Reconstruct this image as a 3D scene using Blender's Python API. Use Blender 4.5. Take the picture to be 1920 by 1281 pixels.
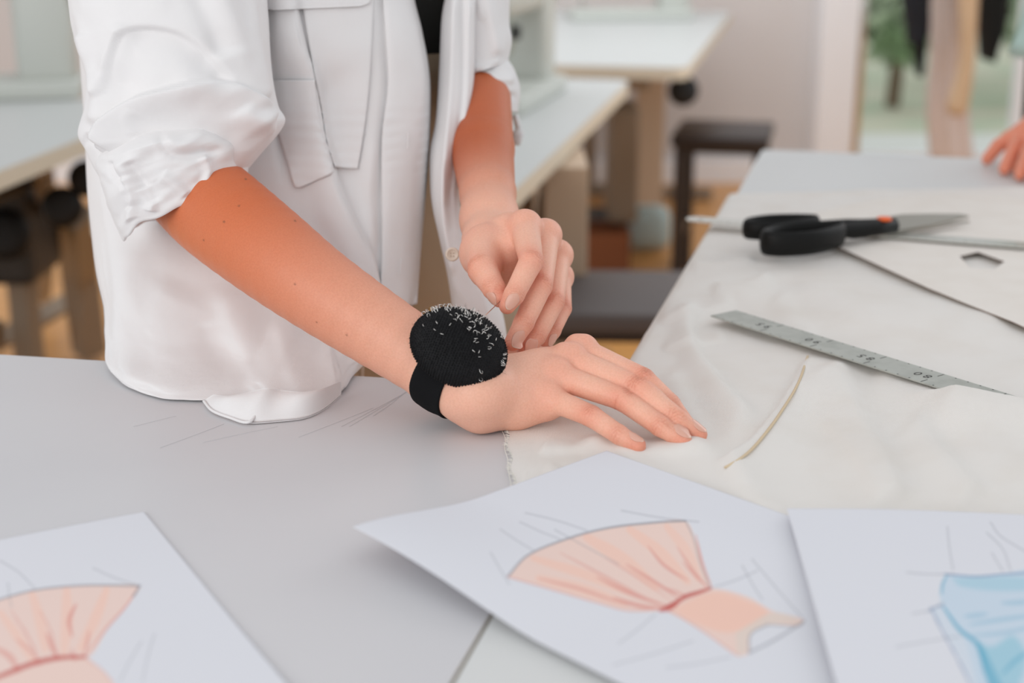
import bpy, bmesh, math, random
import numpy as np
from mathutils import Vector, Matrix
random.seed(7); rng = np.random.default_rng(7)
SC = bpy.context.scene
for o in list(bpy.data.objects): bpy.data.objects.remove(o)

# ------------------------------------------------------------ camera, world, lights, exposure
FPX, TH, TZ, CH = 2760.0, math.radians(17.0), 0.90, 0.36      # focal length in px, pitch, table height, camera above table
CT, ST = math.cos(TH), math.sin(TH)
cam_d = bpy.data.cameras.new('camera'); cam = bpy.data.objects.new('camera', cam_d); SC.collection.objects.link(cam)
cam.location = (0, 0, TZ + CH); cam.rotation_euler = (math.pi/2 - TH, 0, 0)
cam_d.sensor_width = 36; cam_d.lens = 36*FPX/1920; cam_d.clip_start = .05; cam_d.clip_end = 200
cam_d.dof.use_dof = True; cam_d.dof.focus_distance = 1.05; cam_d.dof.aperture_fstop = 4.2
SC.camera = cam
w = bpy.data.worlds.new('daylight'); SC.world = w; w.use_nodes = True
bg = w.node_tree.nodes['Background']; bg.inputs[0].default_value = (.945, .97, 1.0, 1); bg.inputs[1].default_value = 0.72
def area(name, loc, target, sx, sy, power, col):
    l = bpy.data.lights.new(name, 'AREA'); l.shape = 'RECTANGLE'; l.size = sx; l.size_y = sy; l.energy = power; l.color = col
    o = bpy.data.objects.new(name, l); SC.collection.objects.link(o); o.location = loc
    o.rotation_euler = (Vector(target)-Vector(loc)).to_track_quat('-Z', 'Y').to_euler(); return o
area('window_light', (-1.7, -1.6, 2.1), (0, 1.1, 1.0), 2.8, 1.8, 45, (1, .98, .96))
area('window_light', (2.9, 3.4, 2.1), (0.2, 1.2, .9), 1.8, 1.8, 26, (.97, .98, 1))
area('back_fill_light', (0.6, 4.6, 2.9), (1.0, 6.4, 0.4), 3.0, 2.0, 38, (.95, .975, 1))  # unseen fill lamp added to brighten the back wall and post
SC.view_settings.view_transform = 'Standard'; SC.view_settings.look = 'None'
SC.view_settings.gamma = 1; SC.view_settings.use_curve_mapping = False; SC.view_settings.exposure = 0.06

# ------------------------------------------------------------ helpers
CAM = np.array([0, 0, TZ + CH])
def ray(px, py):
    u = (px-960)/FPX; v = (640.5-py)/FPX
    return np.array([u, CT+v*ST, -ST+v*CT])
def PH(px, py, h):                  # point at height h above the table top
    d = ray(px, py); return CAM + d*((h-CH)/d[2])
def PZ(px, py, t): return CAM + ray(px, py)*t      # point at a depth
def PY(px, py, y):                  # point on the vertical plane at distance y
    d = ray(px, py); return CAM + d*(y/d[1])
def G(px, py, z=0): return PH(px, py, z-TZ)
def PX(V):                          # photo coordinates of points, for laying out folds and drawn lines on a surface
    V = np.asarray(V, float); q = V-CAM; Z = q[..., 1]*CT - q[..., 2]*ST; U = q[..., 1]*ST + q[..., 2]*CT
    return np.stack([960+FPX*q[..., 0]/Z, 640.5-FPX*U/Z], -1)
def XW(px, y, z):
    Z = y*CT-(z-CAM[2])*ST; return (px-960)*Z/FPX

def s2l(c): return c/12.92 if c <= .04045 else ((c+.055)/1.055)**2.4
def rgb(r, g, b): return tuple(s2l(v/255) for v in (r, g, b))+(1,)
MATS = {}
def mat(name, col, rough=.6, metal=0, bump=None, noise=None, sss=0, attr=None, spec=.5, emit=None, trans=0, coat=0, sheen=0, alpha=1):
    m = bpy.data.materials.new(name); m.use_nodes = True; nt = m.node_tree; b = nt.nodes['Principled BSDF']
    b.inputs['Base Color'].default_value = col; b.inputs['Roughness'].default_value = rough; b.inputs['Metallic'].default_value = metal
    b.inputs['Specular IOR Level'].default_value = spec
    tc = nt.nodes.new('ShaderNodeTexCoord')
    if sss:
        b.inputs['Subsurface Weight'].default_value = sss; b.inputs['Subsurface Radius'].default_value = (1, .35, .2); b.inputs['Subsurface Scale'].default_value = .006
    if coat: b.inputs['Coat Weight'].default_value = coat
    if sheen: b.inputs['Sheen Weight'].default_value = sheen
    if trans: b.inputs['Transmission Weight'].default_value = trans
    if emit: b.inputs['Emission Color'].default_value = col; b.inputs['Emission Strength'].default_value = emit
    src = None
    if attr:
        a = nt.nodes.new('ShaderNodeAttribute'); a.attribute_name = attr; src = a.outputs['Color']
        nt.links.new(src, b.inputs['Base Color'])
    if noise:   # (scale, colour2, lo, hi[, stretch])
        n = nt.nodes.new('ShaderNodeTexNoise'); n.inputs['Scale'].default_value = noise[0]; n.inputs['Detail'].default_value = 6
        if len(noise) > 4:
            mp = nt.nodes.new('ShaderNodeMapping'); mp.inputs['Scale'].default_value = noise[4]; nt.links.new(tc.outputs['Object'], mp.inputs[0]); nt.links.new(mp.outputs[0], n.inputs[0])
        else: nt.links.new(tc.outputs['Object'], n.inputs[0])
        r = nt.nodes.new('ShaderNodeMapRange'); r.inputs[1].default_value = noise[2]; r.inputs[2].default_value = noise[3]; nt.links.new(n.outputs[0], r.inputs[0])
        mx = nt.nodes.new('ShaderNodeMix'); mx.data_type = 'RGBA'; nt.links.new(r.outputs[0], mx.inputs[0])
        if src: nt.links.new(src, mx.inputs[6])
        else: mx.inputs[6].default_value = col
        mx.inputs[7].default_value = noise[1]
        if attr:
            mx.blend_type = 'MULTIPLY'
        nt.links.new(mx.outputs[2], b.inputs['Base Color'])
    if bump:    # list of (kind, scale, strength, distance)
        prev = None
        for kind, sc, st, dist in bump:
            if kind == 'noise':
                t = nt.nodes.new('ShaderNodeTexNoise'); t.inputs['Scale'].default_value = sc; t.inputs['Detail'].default_value = 4; out = t.outputs[0]; nt.links.new(tc.outputs['Object'], t.inputs[0])
            elif kind == 'voronoi':
                t = nt.nodes.new('ShaderNodeTexVoronoi'); t.inputs['Scale'].default_value = sc; out = t.outputs[0]; nt.links.new(tc.outputs['Object'], t.inputs[0])
            else:       # weave: crossed waves
                outs = []
                for ax in ('X', 'Y', 'Z')[:3 if kind == 'weave3' else 2]:
                    t = nt.nodes.new('ShaderNodeTexWave'); t.bands_direction = ax; t.inputs['Scale'].default_value = sc; t.inputs['Distortion'].default_value = 1.5; t.inputs['Detail'].default_value = 2
                    nt.links.new(tc.outputs['Object'], t.inputs[0]); outs.append(t.outputs['Fac'])
                ad = nt.nodes.new('ShaderNodeMath'); ad.operation = 'ADD'; nt.links.new(outs[0], ad.inputs[0]); nt.links.new(outs[-1], ad.inputs[1]); out = ad.outputs[0]
            bp = nt.nodes.new('ShaderNodeBump'); bp.inputs['Strength'].default_value = st; bp.inputs['Distance'].default_value = dist; nt.links.new(out, bp.inputs['Height'])
            if prev: nt.links.new(prev.outputs[0], bp.inputs['Normal'])
            prev = bp
        nt.links.new(prev.outputs[0], b.inputs['Normal'])
    MATS[name] = m; return m

mat('skin', (1, 1, 1, 1), .48, attr='Col', sss=.25, spec=.35, noise=(700, (.93, .88, .86, 1), .35, .75), bump=[('noise', 1100, .16, .0005), ('voronoi', 1500, .08, .0004)])
mat('nail', rgb(230, 172, 152), .3, sss=.15, spec=.5)
mat('nail_tip', rgb(238, 204, 184), .3, spec=.5)
mat('linen', rgb(234, 232, 232), .85, sss=0, spec=.15, bump=[('noise', 26, .35, .004), ('weave3', 900, .25, .0004)], sheen=.15)
mat('linen_shade', rgb(226, 214, 202), .85, spec=.15, bump=[('noise', 26, .25, .004), ('weave3', 900, .2, .0004)])
mat('button', rgb(225, 212, 196), .35, spec=.5)
mat('black_top', rgb(34, 34, 32), .9, bump=[('weave', 500, .3, .001)])
mat('khaki', rgb(176, 154, 130), .9, bump=[('noise', 60, .4, .003)])
mat('laminate', rgb(210, 209, 211), .42, spec=.35, bump=[('noise', 260, .05, .0008)], noise=(3, rgb(205, 204, 207), .4, .7))
mat('laminate2', rgb(214, 215, 214), .42, spec=.35, bump=[('noise', 260, .05, .0008)])
mat('table_edge', rgb(214, 206, 190), .5)
mat('scratch', rgb(200, 200, 203), .6)
mat('muslin', rgb(236, 232, 227), .9, spec=.1, bump=[('noise', 20, .3, .004), ('weave', 520, .35, .0006)], noise=(14, rgb(231, 225, 218), .45, .75))
mat('thread', rgb(240, 236, 226), .9, spec=.1)
mat('fold_shade', rgb(214, 194, 164), .9, spec=.1)
mat('paper', (1, 1, 1, 1), .75, attr='Col', spec=.2)
mat('card', rgb(230, 224, 217), .8, spec=.2, noise=(30, rgb(226, 219, 211), .4, .7))
mat('card_edge', rgb(112, 84, 70), .9)
mat('steel', rgb(178, 180, 173), .5, metal=.3, noise=(60, rgb(158, 160, 153), .45, .8), bump=[('noise', 300, .1, .0005)])
mat('steel_bright', rgb(205, 206, 200), .3, metal=.85)
mat('blade', rgb(160, 156, 148), .28, metal=.9)
mat('ink', rgb(44, 42, 40), .8)
mat('plastic_black', rgb(16, 16, 15), .5, spec=.2)
mat('plastic_orange', rgb(235, 98, 28), .4)
mat('knit', rgb(24, 24, 26), .85, spec=.3, bump=[('noise', 1500, .6, .0008)])
mat('elastic', rgb(20, 20, 22), .9, spec=.15, bump=[('noise', 1200, .5, .0005)])
mat('pin_wire', rgb(225, 222, 218), .22, metal=1)
mat('brass_wire', rgb(205, 160, 80), .3, metal=1)
mat('wood_floor', rgb(222, 166, 100), .35, noise=(3, rgb(204, 142, 78), .35, .7, (1, 12, 1)), bump=[('noise', 30, .1, .002)])
mat('wall_paint', rgb(216, 212, 211), .9, bump=[('noise', 40, .1, .002)])
mat('white_paint', rgb(248, 249, 252), .5)
mat('beige_board', rgb(203, 178, 152), .6)
mat('table_white', rgb(202, 204, 202), .4, spec=.4)
mat('table_band', rgb(222, 212, 192), .5)
mat('dark_wood', rgb(46, 36, 33), .45)
mat('seat_grey', rgb(92, 84, 82), .6)
mat('frame_metal', rgb(150, 134, 116), .5, metal=.2)
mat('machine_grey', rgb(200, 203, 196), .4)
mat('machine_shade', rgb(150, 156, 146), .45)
mat('black_rubber', rgb(14, 14, 14), .6)
mat('dark_metal', rgb(62, 58, 54), .5, metal=.3)
mat('pale_blue', rgb(186, 205, 204), .7)
mat('brown_box', rgb(150, 92, 58), .8)
mat('pot_green', rgb(96, 118, 92), .8)
mat('leaf', rgb(150, 176, 136), .8, noise=(3, rgb(210, 222, 200), .4, .65))
mat('lawn', rgb(206, 216, 190), .95, noise=(2, rgb(226, 222, 200), .4, .6))
mat('bark', rgb(120, 104, 86), .9)
mat('sunlit_ground', rgb(236, 238, 232), .9)  # near-white colour carries the strong sunlight on the terrace
mat('dress_cloth', rgb(224, 210, 204), .9, bump=[('noise', 10, .5, .02)])
mat('tan_cloth', rgb(206, 178, 146), .9, bump=[('noise', 10, .5, .02)])
mat('navy_cloth', rgb(22, 24, 32), .9, bump=[('noise', 10, .5, .02)])
mat('black_cloth', rgb(17, 20, 20), .9, bump=[('noise', 10, .5, .02)])
mat('mint_cloth', rgb(190, 218, 212), .9, bump=[('noise', 10, .5, .01)])
gm = mat('glass', (.99, 1, .99, 1), .02, trans=1, spec=.5)
gm.node_tree.nodes['Principled BSDF'].inputs['IOR'].default_value = 1.02

def tag(o, label=None, cat=None, group=None, kind=None):
    if label: o['label'] = label
    if cat: o['category'] = cat
    if group: o['group'] = group
    if kind: o['kind'] = kind
    return o
def thing(name, loc, label, cat, group=None):
    o = bpy.data.objects.new(name, None); SC.collection.objects.link(o); o.location = tuple(float(v) for v in loc); o.empty_display_size = .02
    return tag(o, label, cat, group)
def root_loc(p):
    L = Vector((0, 0, 0))
    while p: L += p.location; p = p.parent
    return L
def obj(name, V, F, m, parent=None, smooth=True, label=None, col=None, mats=None, fmat=None, loc=None):
    me = bpy.data.meshes.new(name); V = np.asarray(V, dtype=np.float64)
    L = np.array(root_loc(parent)); base = np.zeros(3) if loc is None else np.asarray(loc, float)
    V2 = V - L - base
    me.from_pydata(V2.tolist(), [], F if isinstance(F, list) else F.tolist())
    me.materials.append(MATS[m] if isinstance(m, str) else m)
    for x in (mats or []): me.materials.append(MATS[x])
    if fmat is not None: me.polygons.foreach_set('material_index', np.asarray(fmat, dtype=np.int32))
    me.polygons.foreach_set('use_smooth', [smooth]*len(me.polygons))
    if col is not None:
        ca = me.color_attributes.new('Col', 'FLOAT_COLOR', 'POINT'); c = np.ones((len(V), 4), np.float32); c[:, :3] = col; ca.data.foreach_set('color', c.ravel())
    me.update(); o = bpy.data.objects.new(name, me); SC.collection.objects.link(o); o.location = tuple(base)
    if parent: o.parent = parent
    if label: o['label'] = label
    return o

class MB:
    def __init__(s): s.v = []; s.f = []; s.m = []
    def add(s, V, F, mi=0):
        n = len(s.v); s.v += [tuple(float(c) for c in p) for p in V]; s.f += [[i+n for i in f] for f in F]; s.m += [mi]*len(F); return s
    def box(s, c, d, ax=None, mi=0, bev=0.0):
        c = np.array(c, float); d = np.array(d, float)/2
        A = np.eye(3) if ax is None else np.array(ax, float)
        bm = bmesh.new(); bmesh.ops.create_cube(bm, size=2)
        for v in bm.verts: v.co = Vector((v.co.x*d[0], v.co.y*d[1], v.co.z*d[2]))
        if bev: bmesh.ops.bevel(bm, geom=bm.edges[:], offset=bev, segments=2, affect='EDGES', profile=.6)
        bm.verts.index_update()
        V = [c + v.co[0]*A[0] + v.co[1]*A[1] + v.co[2]*A[2] for v in bm.verts]
        F = [[v.index for v in f.verts] for f in bm.faces]; bm.free(); return s.add(V, F, mi)
    def tube(s, pts, rad, n=10, mi=0, caps=True, flat=1.0, closed=False, up=(0, 0, 1)):
        P = np.array(pts, float); k = len(P); R = np.full(k, rad) if np.isscalar(rad) else np.array(rad, float)
        V = []; up = np.array(up, float)
        for i in range(k):
            t = (P[(i+1) % k]-P[i-1]) if closed else P[min(i+1, k-1)]-P[max(i-1, 0)]
            t = t/(np.linalg.norm(t)+1e-12); u = up if abs(t@up) < .95 else np.array([1., 0, 0])
            a = np.cross(u, t); a /= np.linalg.norm(a); b = np.cross(t, a)
            for j in range(n):
                q = 2*math.pi*j/n; V.append(P[i]+R[i]*(math.cos(q)*a+flat*math.sin(q)*b))
        F = []
        for i in range(k if closed else k-1):
            for j in range(n): F.append([i*n+j, i*n+(j+1) % n, ((i+1) % k)*n+(j+1) % n, ((i+1) % k)*n+j])
        if caps and not closed: F.append(list(range(n))[::-1]); F.append([(k-1)*n+j for j in range(n)])
        return s.add(V, F, mi)
    def lathe(s, prof, c, axis=(0, 0, 1), n=32, mi=0):
        c = np.array(c, float); t = np.array(axis, float); t /= np.linalg.norm(t)
        u = np.array([1., 0, 0]) if abs(t[0]) < .9 else np.array([0, 1., 0]); a = np.cross(t, u); a /= np.linalg.norm(a); b = np.cross(t, a)
        V = []
        for r, h in prof:
            for j in range(n): q = 2*math.pi*j/n; V.append(c+t*h+r*(math.cos(q)*a+math.sin(q)*b))
        F = []
        for i in range(len(prof)-1):
            for j in range(n): F.append([i*n+j, i*n+(j+1) % n, (i+1)*n+(j+1) % n, (i+1)*n+j])
        F.append(list(range(n))[::-1]); F.append([(len(prof)-1)*n+j for j in range(n)])
        return s.add(V, F, mi)
    def prism(s, poly, z0, z1, mi=0, side=None):
        n = len(poly); V = [(p[0], p[1], z0) for p in poly]+[(p[0], p[1], z1) for p in poly]
        s.add(V, [list(range(n))[::-1], list(range(n, 2*n))], mi)
        return s.add(V, [[i, (i+1) % n, n+(i+1) % n, n+i] for i in range(n)], mi if side is None else side)
    def build(s, name, m, parent=None, smooth=False, label=None, mats=None, loc=None):
        return obj(name, s.v, s.f, m, parent, smooth, label, mats=mats, fmat=s.m if mats else None, loc=loc)

def spline(P, n):                    # Catmull-Rom resample by chord length
    P = np.array(P, float); k = len(P); d = np.r_[0, np.cumsum(np.linalg.norm(np.diff(P, axis=0), axis=1))]
    T = np.linspace(0, d[-1], n); out = np.zeros((n, P.shape[1]))
    m = np.zeros_like(P)
    for i in range(k):
        a, b = max(i-1, 0), min(i+1, k-1); m[i] = (P[b]-P[a])/(d[b]-d[a]+1e-12)
    idx = np.clip(np.searchsorted(d, T, side='right')-1, 0, k-2); h = d[idx+1]-d[idx]; t = ((T-d[idx])/h)[:, None]; h = h[:, None]
    return (2*t**3-3*t**2+1)*P[idx]+(t**3-2*t**2+t)*h*m[idx]+(-2*t**3+3*t**2)*P[idx+1]+(t**3-t**2)*h*m[idx+1]
def interp_rows(rows, n, key=0):     # smooth table interpolation on the first column
    A = np.array(rows, float); return spline(np.c_[A], n)
def grid_faces(nr, nc, closed=False):
    i = np.arange(nr-1)[:, None]; j = np.arange(nc if closed else nc-1)[None]; j2 = (j+1) % nc
    return np.stack([i*nc+j, i*nc+j2, (i+1)*nc+j2, (i+1)*nc+j], -1).reshape(-1, 4)
def polydist(Q, poly):               # distance to a polyline, side sign (+ = right of travel in the photo), parameter 0..1
    P = np.array(poly, float); seg = np.diff(P, axis=0); L = np.linalg.norm(seg, axis=1); cum = np.r_[0, np.cumsum(L)]
    best = np.full(len(Q), 1e9); sg = np.zeros(len(Q)); par = np.zeros(len(Q)); ov = np.zeros(len(Q))
    for i in range(len(seg)):
        a = Q-P[i]; t0 = (a@seg[i])/(L[i]**2); t = np.clip(t0, 0, 1); r = a-t[:, None]*seg[i]; d = np.linalg.norm(r, axis=1)
        c = seg[i][0]*a[:, 1]-seg[i][1]*a[:, 0]; m = d < best
        best[m] = d[m]; sg[m] = np.sign(c[m]); par[m] = ((cum[i]+t*L[i])/cum[-1])[m]
        e = np.zeros(len(Q))
        if i == 0: e = np.maximum(0, -t0)*L[i]
        if i == len(seg)-1: e = np.maximum(e, (t0-1)*L[i])
        ov[m] = e[m]
    return best, sg, par, ov
def inpoly(Q, poly):
    P = np.array(poly, float); ins = np.zeros(len(Q), bool); j = len(P)-1
    for i in range(len(P)):
        c = ((P[i, 1] > Q[:, 1]) != (P[j, 1] > Q[:, 1])) & (Q[:, 0] < (P[j, 0]-P[i, 0])*(Q[:, 1]-P[i, 1])/(P[j, 1]-P[i, 1]+1e-12)+P[i, 0])
        ins ^= c; j = i
    return ins
def sm(x): x = np.clip(x, 0, 1); return x*x*(3-2*x)
def ridge(Q, poly, amp, wl, wr, fade=.15, sp=None):
    """raised fold along a polyline: amp in metres, widths in px on its left and right sides; unequal widths give an overlapping edge"""
    if abs(poly[-1][1]-poly[0][1]) > abs(poly[-1][0]-poly[0][0]) and poly[-1][1] > poly[0][1]: wl, wr = wr, wl
    if sp is not False: poly = spline(poly, max(8, len(poly)*4))
    d, sg, par, ov = polydist(Q, poly); w_ = np.where(sg > 0, wr, wl)
    h = np.exp(-(d/w_)**2)
    return amp*h*sm(par/fade)*sm((1-par)/fade)
def ngrid(n1, n2, sc, seed):
    r = np.random.default_rng(seed); g = r.random((n1//sc+3, n2//sc+3)); y = np.linspace(0, n1/sc, n1); x = np.linspace(0, n2/sc, n2)
    yi = y.astype(int); xi = x.astype(int); fy = sm(y-yi)[:, None]; fx = sm(x-xi)[None]
    return (g[yi][:, xi]*(1-fy)*(1-fx)+g[yi+1][:, xi]*fy*(1-fx)+g[yi][:, xi+1]*(1-fy)*fx+g[yi+1][:, xi+1]*fy*fx)-.5

# ------------------------------------------------------------ implicit surfaces (bodies, hands)
class Field:
    def __init__(s, lo, hi, h):
        s.lo = np.array(lo, float); s.h = h; s.n = np.ceil((np.array(hi)-s.lo)/h).astype(int)+1; s.F = np.full(s.n, .03, np.float32)
    def sub(s, pts, pad):
        P = np.array(pts); a = np.clip(((P.min(0)-pad-s.lo)/s.h).astype(int), 0, s.n-2); b = np.clip(((P.max(0)+pad-s.lo)/s.h).astype(int)+2, 1, s.n)
        sl = tuple(slice(a[i], max(b[i], a[i]+1)) for i in range(3))
        ax = [(s.lo[i]+s.h*np.arange(sl[i].start, sl[i].stop)).astype(np.float32) for i in range(3)]
        return sl, ax[0][:, None, None], ax[1][None, :, None], ax[2][None, None, :]
def cone(X, Y, Z, a, b, ra, rb, sq=None):
    ba = np.array(b)-np.array(a); L = float(ba@ba)+1e-12
    px, py, pz = X-np.float32(a[0]), Y-np.float32(a[1]), Z-np.float32(a[2])
    t = np.clip((px*np.float32(ba[0])+py*np.float32(ba[1])+pz*np.float32(ba[2]))/np.float32(L), 0, 1)
    qx, qy, qz = px-t*np.float32(ba[0]), py-t*np.float32(ba[1]), pz-t*np.float32(ba[2]); d2 = qx*qx+qy*qy+qz*qz
    if sq is not None:       # widen across direction n: squash the distance along n by factor k
        n, k = sq; n = np.array(n)/np.linalg.norm(n); w_ = qx*np.float32(n[0])+qy*np.float32(n[1])+qz*np.float32(n[2]); d2 = d2+(k*k-1)*w_*w_
    return np.sqrt(d2)-(np.float32(ra)+t*np.float32(rb-ra))
def smin(a, b, k):
    h = np.clip(.5+.5*(b-a)/k, 0, 1); return b+(a-b)*h-k*h*(1-h)
def chain_field(X, Y, Z, J, R, k=.0018):
    d = None
    for i in range(len(J)-1):
        c = cone(X, Y, Z, J[i], J[i+1], R[i], R[i+1]); d = c if d is None else smin(d, c, k)
    return d
def add_soft(f, J, R, k, sq=None):
    for i in range(len(J)-1):
        pad = max(R[i], R[i+1])+.02+k; sl, X, Y, Z = f.sub([J[i], J[i+1]], pad)
        f.F[sl] = smin(f.F[sl], cone(X, Y, Z, J[i], J[i+1], R[i], R[i+1], sq), k)
def add_fingers(f, fingers, k):
    base = f.F.copy()
    for J, R in fingers:
        sl, X, Y, Z = f.sub(J, max(R)+.012); d = chain_field(X, Y, Z, J, R)
        f.F[sl] = np.minimum(f.F[sl], smin(base[sl], d, k))
def surface_net(f):
    F = f.F; I = F < 0; nx, ny, nz = F.shape
    c = np.zeros((nx-1, ny-1, nz-1), np.uint8)
    for dx in (0, 1):
        for dy in (0, 1):
            for dz in (0, 1): c += I[dx:nx-1+dx, dy:ny-1+dy, dz:nz-1+dz]
    act = (c > 0) & (c < 8); idx = np.argwhere(act); ids = np.full(act.shape, -1, np.int32); ids[act] = np.arange(len(idx))
    acc = np.zeros((len(idx), 3)); cnt = np.zeros(len(idx))
    corners = [(a, b, d) for a in (0, 1) for b in (0, 1) for d in (0, 1)]
    vals = {q: F[idx[:, 0]+q[0], idx[:, 1]+q[1], idx[:, 2]+q[2]] for q in corners}
    for a in corners:
        for k in range(3):
            if a[k] == 0:
                b = list(a); b[k] = 1; b = tuple(b); va, vb = vals[a], vals[b]; m = (va < 0) != (vb < 0)
                t = va[m]/(va[m]-vb[m]); p = np.tile(np.array(a, float), (m.sum(), 1)); p[:, k] = t; acc[m] += p; cnt[m] += 1
    V = (idx+acc/cnt[:, None])*f.h+f.lo
    faces = []
    for k in range(3):
        u, v = [(1, 2), (2, 0), (0, 1)][k]
        s0 = [slice(1, -1)]*3; s0[k] = slice(0, -1); s1 = list(s0); s1[k] = slice(1, None)
        A = I[tuple(s0)]; B = I[tuple(s1)]; m = A != B; e = np.argwhere(m); e[:, u] += 1; e[:, v] += 1
        q = [e.copy() for _ in range(4)]
        q[0][:, u] -= 1; q[0][:, v] -= 1; q[1][:, v] -= 1; q[3][:, u] -= 1
        qi = np.stack([ids[x[:, 0], x[:, 1], x[:, 2]] for x in q], 1)
        flip = ~A[m]; qi[flip] = qi[flip][:, ::-1]; faces.append(qi)
    Fc = np.concatenate(faces); Fc = Fc[(Fc >= 0).all(1)]
    return V, Fc
def vnormals(V, F):
    n = np.cross(V[F[:, 2]]-V[F[:, 0]], V[F[:, 3]]-V[F[:, 1]]); N = np.zeros_like(V)
    for k in range(4): np.add.at(N, F[:, k], n)
    return N/(np.linalg.norm(N, axis=1)[:, None]+1e-12)
def relax(V, F, it=2, lam=.5):
    for _ in range(it):
        S = np.zeros_like(V); C = np.zeros(len(V))
        for a, b in ((0, 1), (1, 2), (2, 3), (3, 0)):
            np.add.at(S, F[:, a], V[F[:, b]]); np.add.at(C, F[:, a], 1); np.add.at(S, F[:, b], V[F[:, a]]); np.add.at(C, F[:, b], 1)
        V = V*(1-lam)+lam*S/C[:, None]
    return V

# ------------------------------------------------------------ the room
def struct(o): o['kind'] = 'structure'; return o
b = MB(); b.box((0.5, 3.05, -.05), (9, 7.3, .1)); FL = struct(b.build('floor', 'wood_floor'))
WY = 6.6
b = MB(); b.box((-1.72, WY+.1, 1.35), (6.2, .2, 2.7)); struct(b.build('wall_back', 'wall_paint'))
WXL = 1.85                                                      # where the window side begins
b = MB(); b.box((5.0, WY+.1, 1.35), (1.2, .2, 2.7)); struct(b.build('wall_back', 'wall_paint'))
b = MB(); b.box((3.2, WY+.1, 2.55), (2.6, .2, .3)); struct(b.build('wall_back', 'wall_paint'))
b = MB(); b.box((-1.72, WY-.012, .05), (6.2, .024, .1)); struct(b.build('baseboard_back', 'white_paint'))
# glazed doors: wide white post, frames, panes
wn = bpy.data.objects.new('window_1', None); SC.collection.objects.link(wn); wn.location = (3.1, WY, 0); wn['kind'] = 'structure'
x0 = XW(1540, WY-.1, .8); x1 = XW(1612, WY-.1, .8)
MB().box(((x0+x1)/2, WY-.02, 1.25), (x1-x0, .26, 2.5), bev=.01).build('window_post', 'white_paint', wn)
fr = MB()
for xx, ww in ((x1+.03, .06), (x1+.80, .07), (x1+1.55, .07), (x1+2.3, .07)): fr.box((xx, WY+.08, 1.22), (ww, .08, 2.4), bev=.004)
for zz, hh in ((.06, .12), (2.38, .08)): fr.box((x1+1.17, WY+.08, zz), (2.3, .08, hh), bev=.004)
fr.build('window_frame', 'white_paint', wn)
for k in range(3): MB().box((x1+.42+.75*k, WY+.08, 1.22), (.66, .008, 2.2)).build('pane', 'glass', wn)
# outside
b = MB(); b.box((3.5, 7.5, -.08), (20, 1.6, .06)); struct(b.build('terrace_ground', 'sunlit_ground'))
b = MB(); b.box((3.5, 14.3, -.10), (24, 12, .06)); struct(b.build('garden_ground', 'lawn'))
def blob_tree(x, y, h, r, seed, label, name='garden_shrub', cat='shrub'):
    t = thing(name, (x, y, -.05), label, cat, 'shrubs outside the glazed doors'); rr = np.random.default_rng(seed)
    MB().tube([(x, y, -.05), (x+.03, y, h*.4), (x, y+.03, h*.75)], [.05, .04, .02], 8).build('stem', 'bark', t)
    n = 1500; V = []; F = []
    for i in range(n):
        d = rr.normal(size=3); d /= np.linalg.norm(d); q = np.array([x, y, h*.58])+d*np.array([r, r, h*.42])*rr.random()**.35
        a = rr.normal(size=3); a /= np.linalg.norm(a); c = np.cross(a, d); c /= np.linalg.norm(c)+1e-9; s_ = .05+.05*rr.random()
        V += [q-a*s_, q+c*s_*.5, q+a*s_, q-c*s_*.5]; F.append([4*i, 4*i+1, 4*i+2, 4*i+3])
    obj('foliage', V, F, 'leaf', t, smooth=False)
for i, (x, y, h, r, l) in enumerate([(2.42, 9.4, 1.3, .34, 'leafy green shrub seen through the glazed door, beside its white post'), (3.05, 10.6, 1.7, .45, 'tall pale green shrub outside behind the hanging navy garment'),
        (3.42, 9.5, 1.2, .34, 'low green shrub outside, behind the black garment'), (4.3, 11.0, 2.2, .6, 'tall shrub outside at the far right edge of the picture')]):
    blob_tree(x, y, h, r, 30+i, l)

# ------------------------------------------------------------ cutting tables
O2 = np.array([-.028, .622]); ET = np.array([.2516, .968]); ET /= np.linalg.norm(ET); ES = np.array([ET[1], -ET[0]])
def T2(s, t): return O2+ES*s+ET*t
def round_poly(c, r=.01, n=4):
    out = []; k = len(c)
    for i in range(k):
        p = np.array(c[i]); a = np.array(c[i-1])-p; q = np.array(c[(i+1) % k])-p; a /= np.linalg.norm(a); q /= np.linalg.norm(q)
        for j in range(n+1):
            t = j/n; out.append((1-t)**2*(p+a*r)+2*t*(1-t)*p+t*t*(p+q*r))
    return out
def work_table(name, corners, label, m, legs):
    c = np.mean(corners, 0); t = thing(name, (c[0], c[1], 0), label, 'table')
    P = round_poly(corners, .012)
    MB().prism(P, TZ-.028, TZ, 0, 1).build('tabletop', m, t, mats=['table_edge'])
    a = MB(); n = len(corners)
    C2 = [np.array(q)*.9+.1*c for q in corners]
    for i in range(n):
        p, q = C2[i], C2[(i+1) % n]; d = q-p; L = np.linalg.norm(d); d /= L
        a.box((*(p+q)/2, TZ-.07), (L, .02, .08), ax=[(d[0], d[1], 0), (-d[1], d[0], 0), (0, 0, 1)])
    a.build('apron', 'white_paint', t)
    for q in C2: MB().box((q[0], q[1], (TZ-.03)/2), (.05, .05, TZ-.03), bev=.003).build('leg', 'frame_metal', t)
    return t
FE = T2(0, 1.566)          # far left corner of the long table
tb2 = work_table('cutting_table', [T2(.0008, -.55), T2(1.15, -.55), T2(1.15, 1.566), T2(0, 1.566)], 'long pale grey cutting table running away to the right, muslin spread over it', 'laminate2', 1)
e1 = np.array([.0912, -.0171]); e1 /= np.linalg.norm(e1); A1 = np.array([-.4162, 1.1412])
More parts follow.
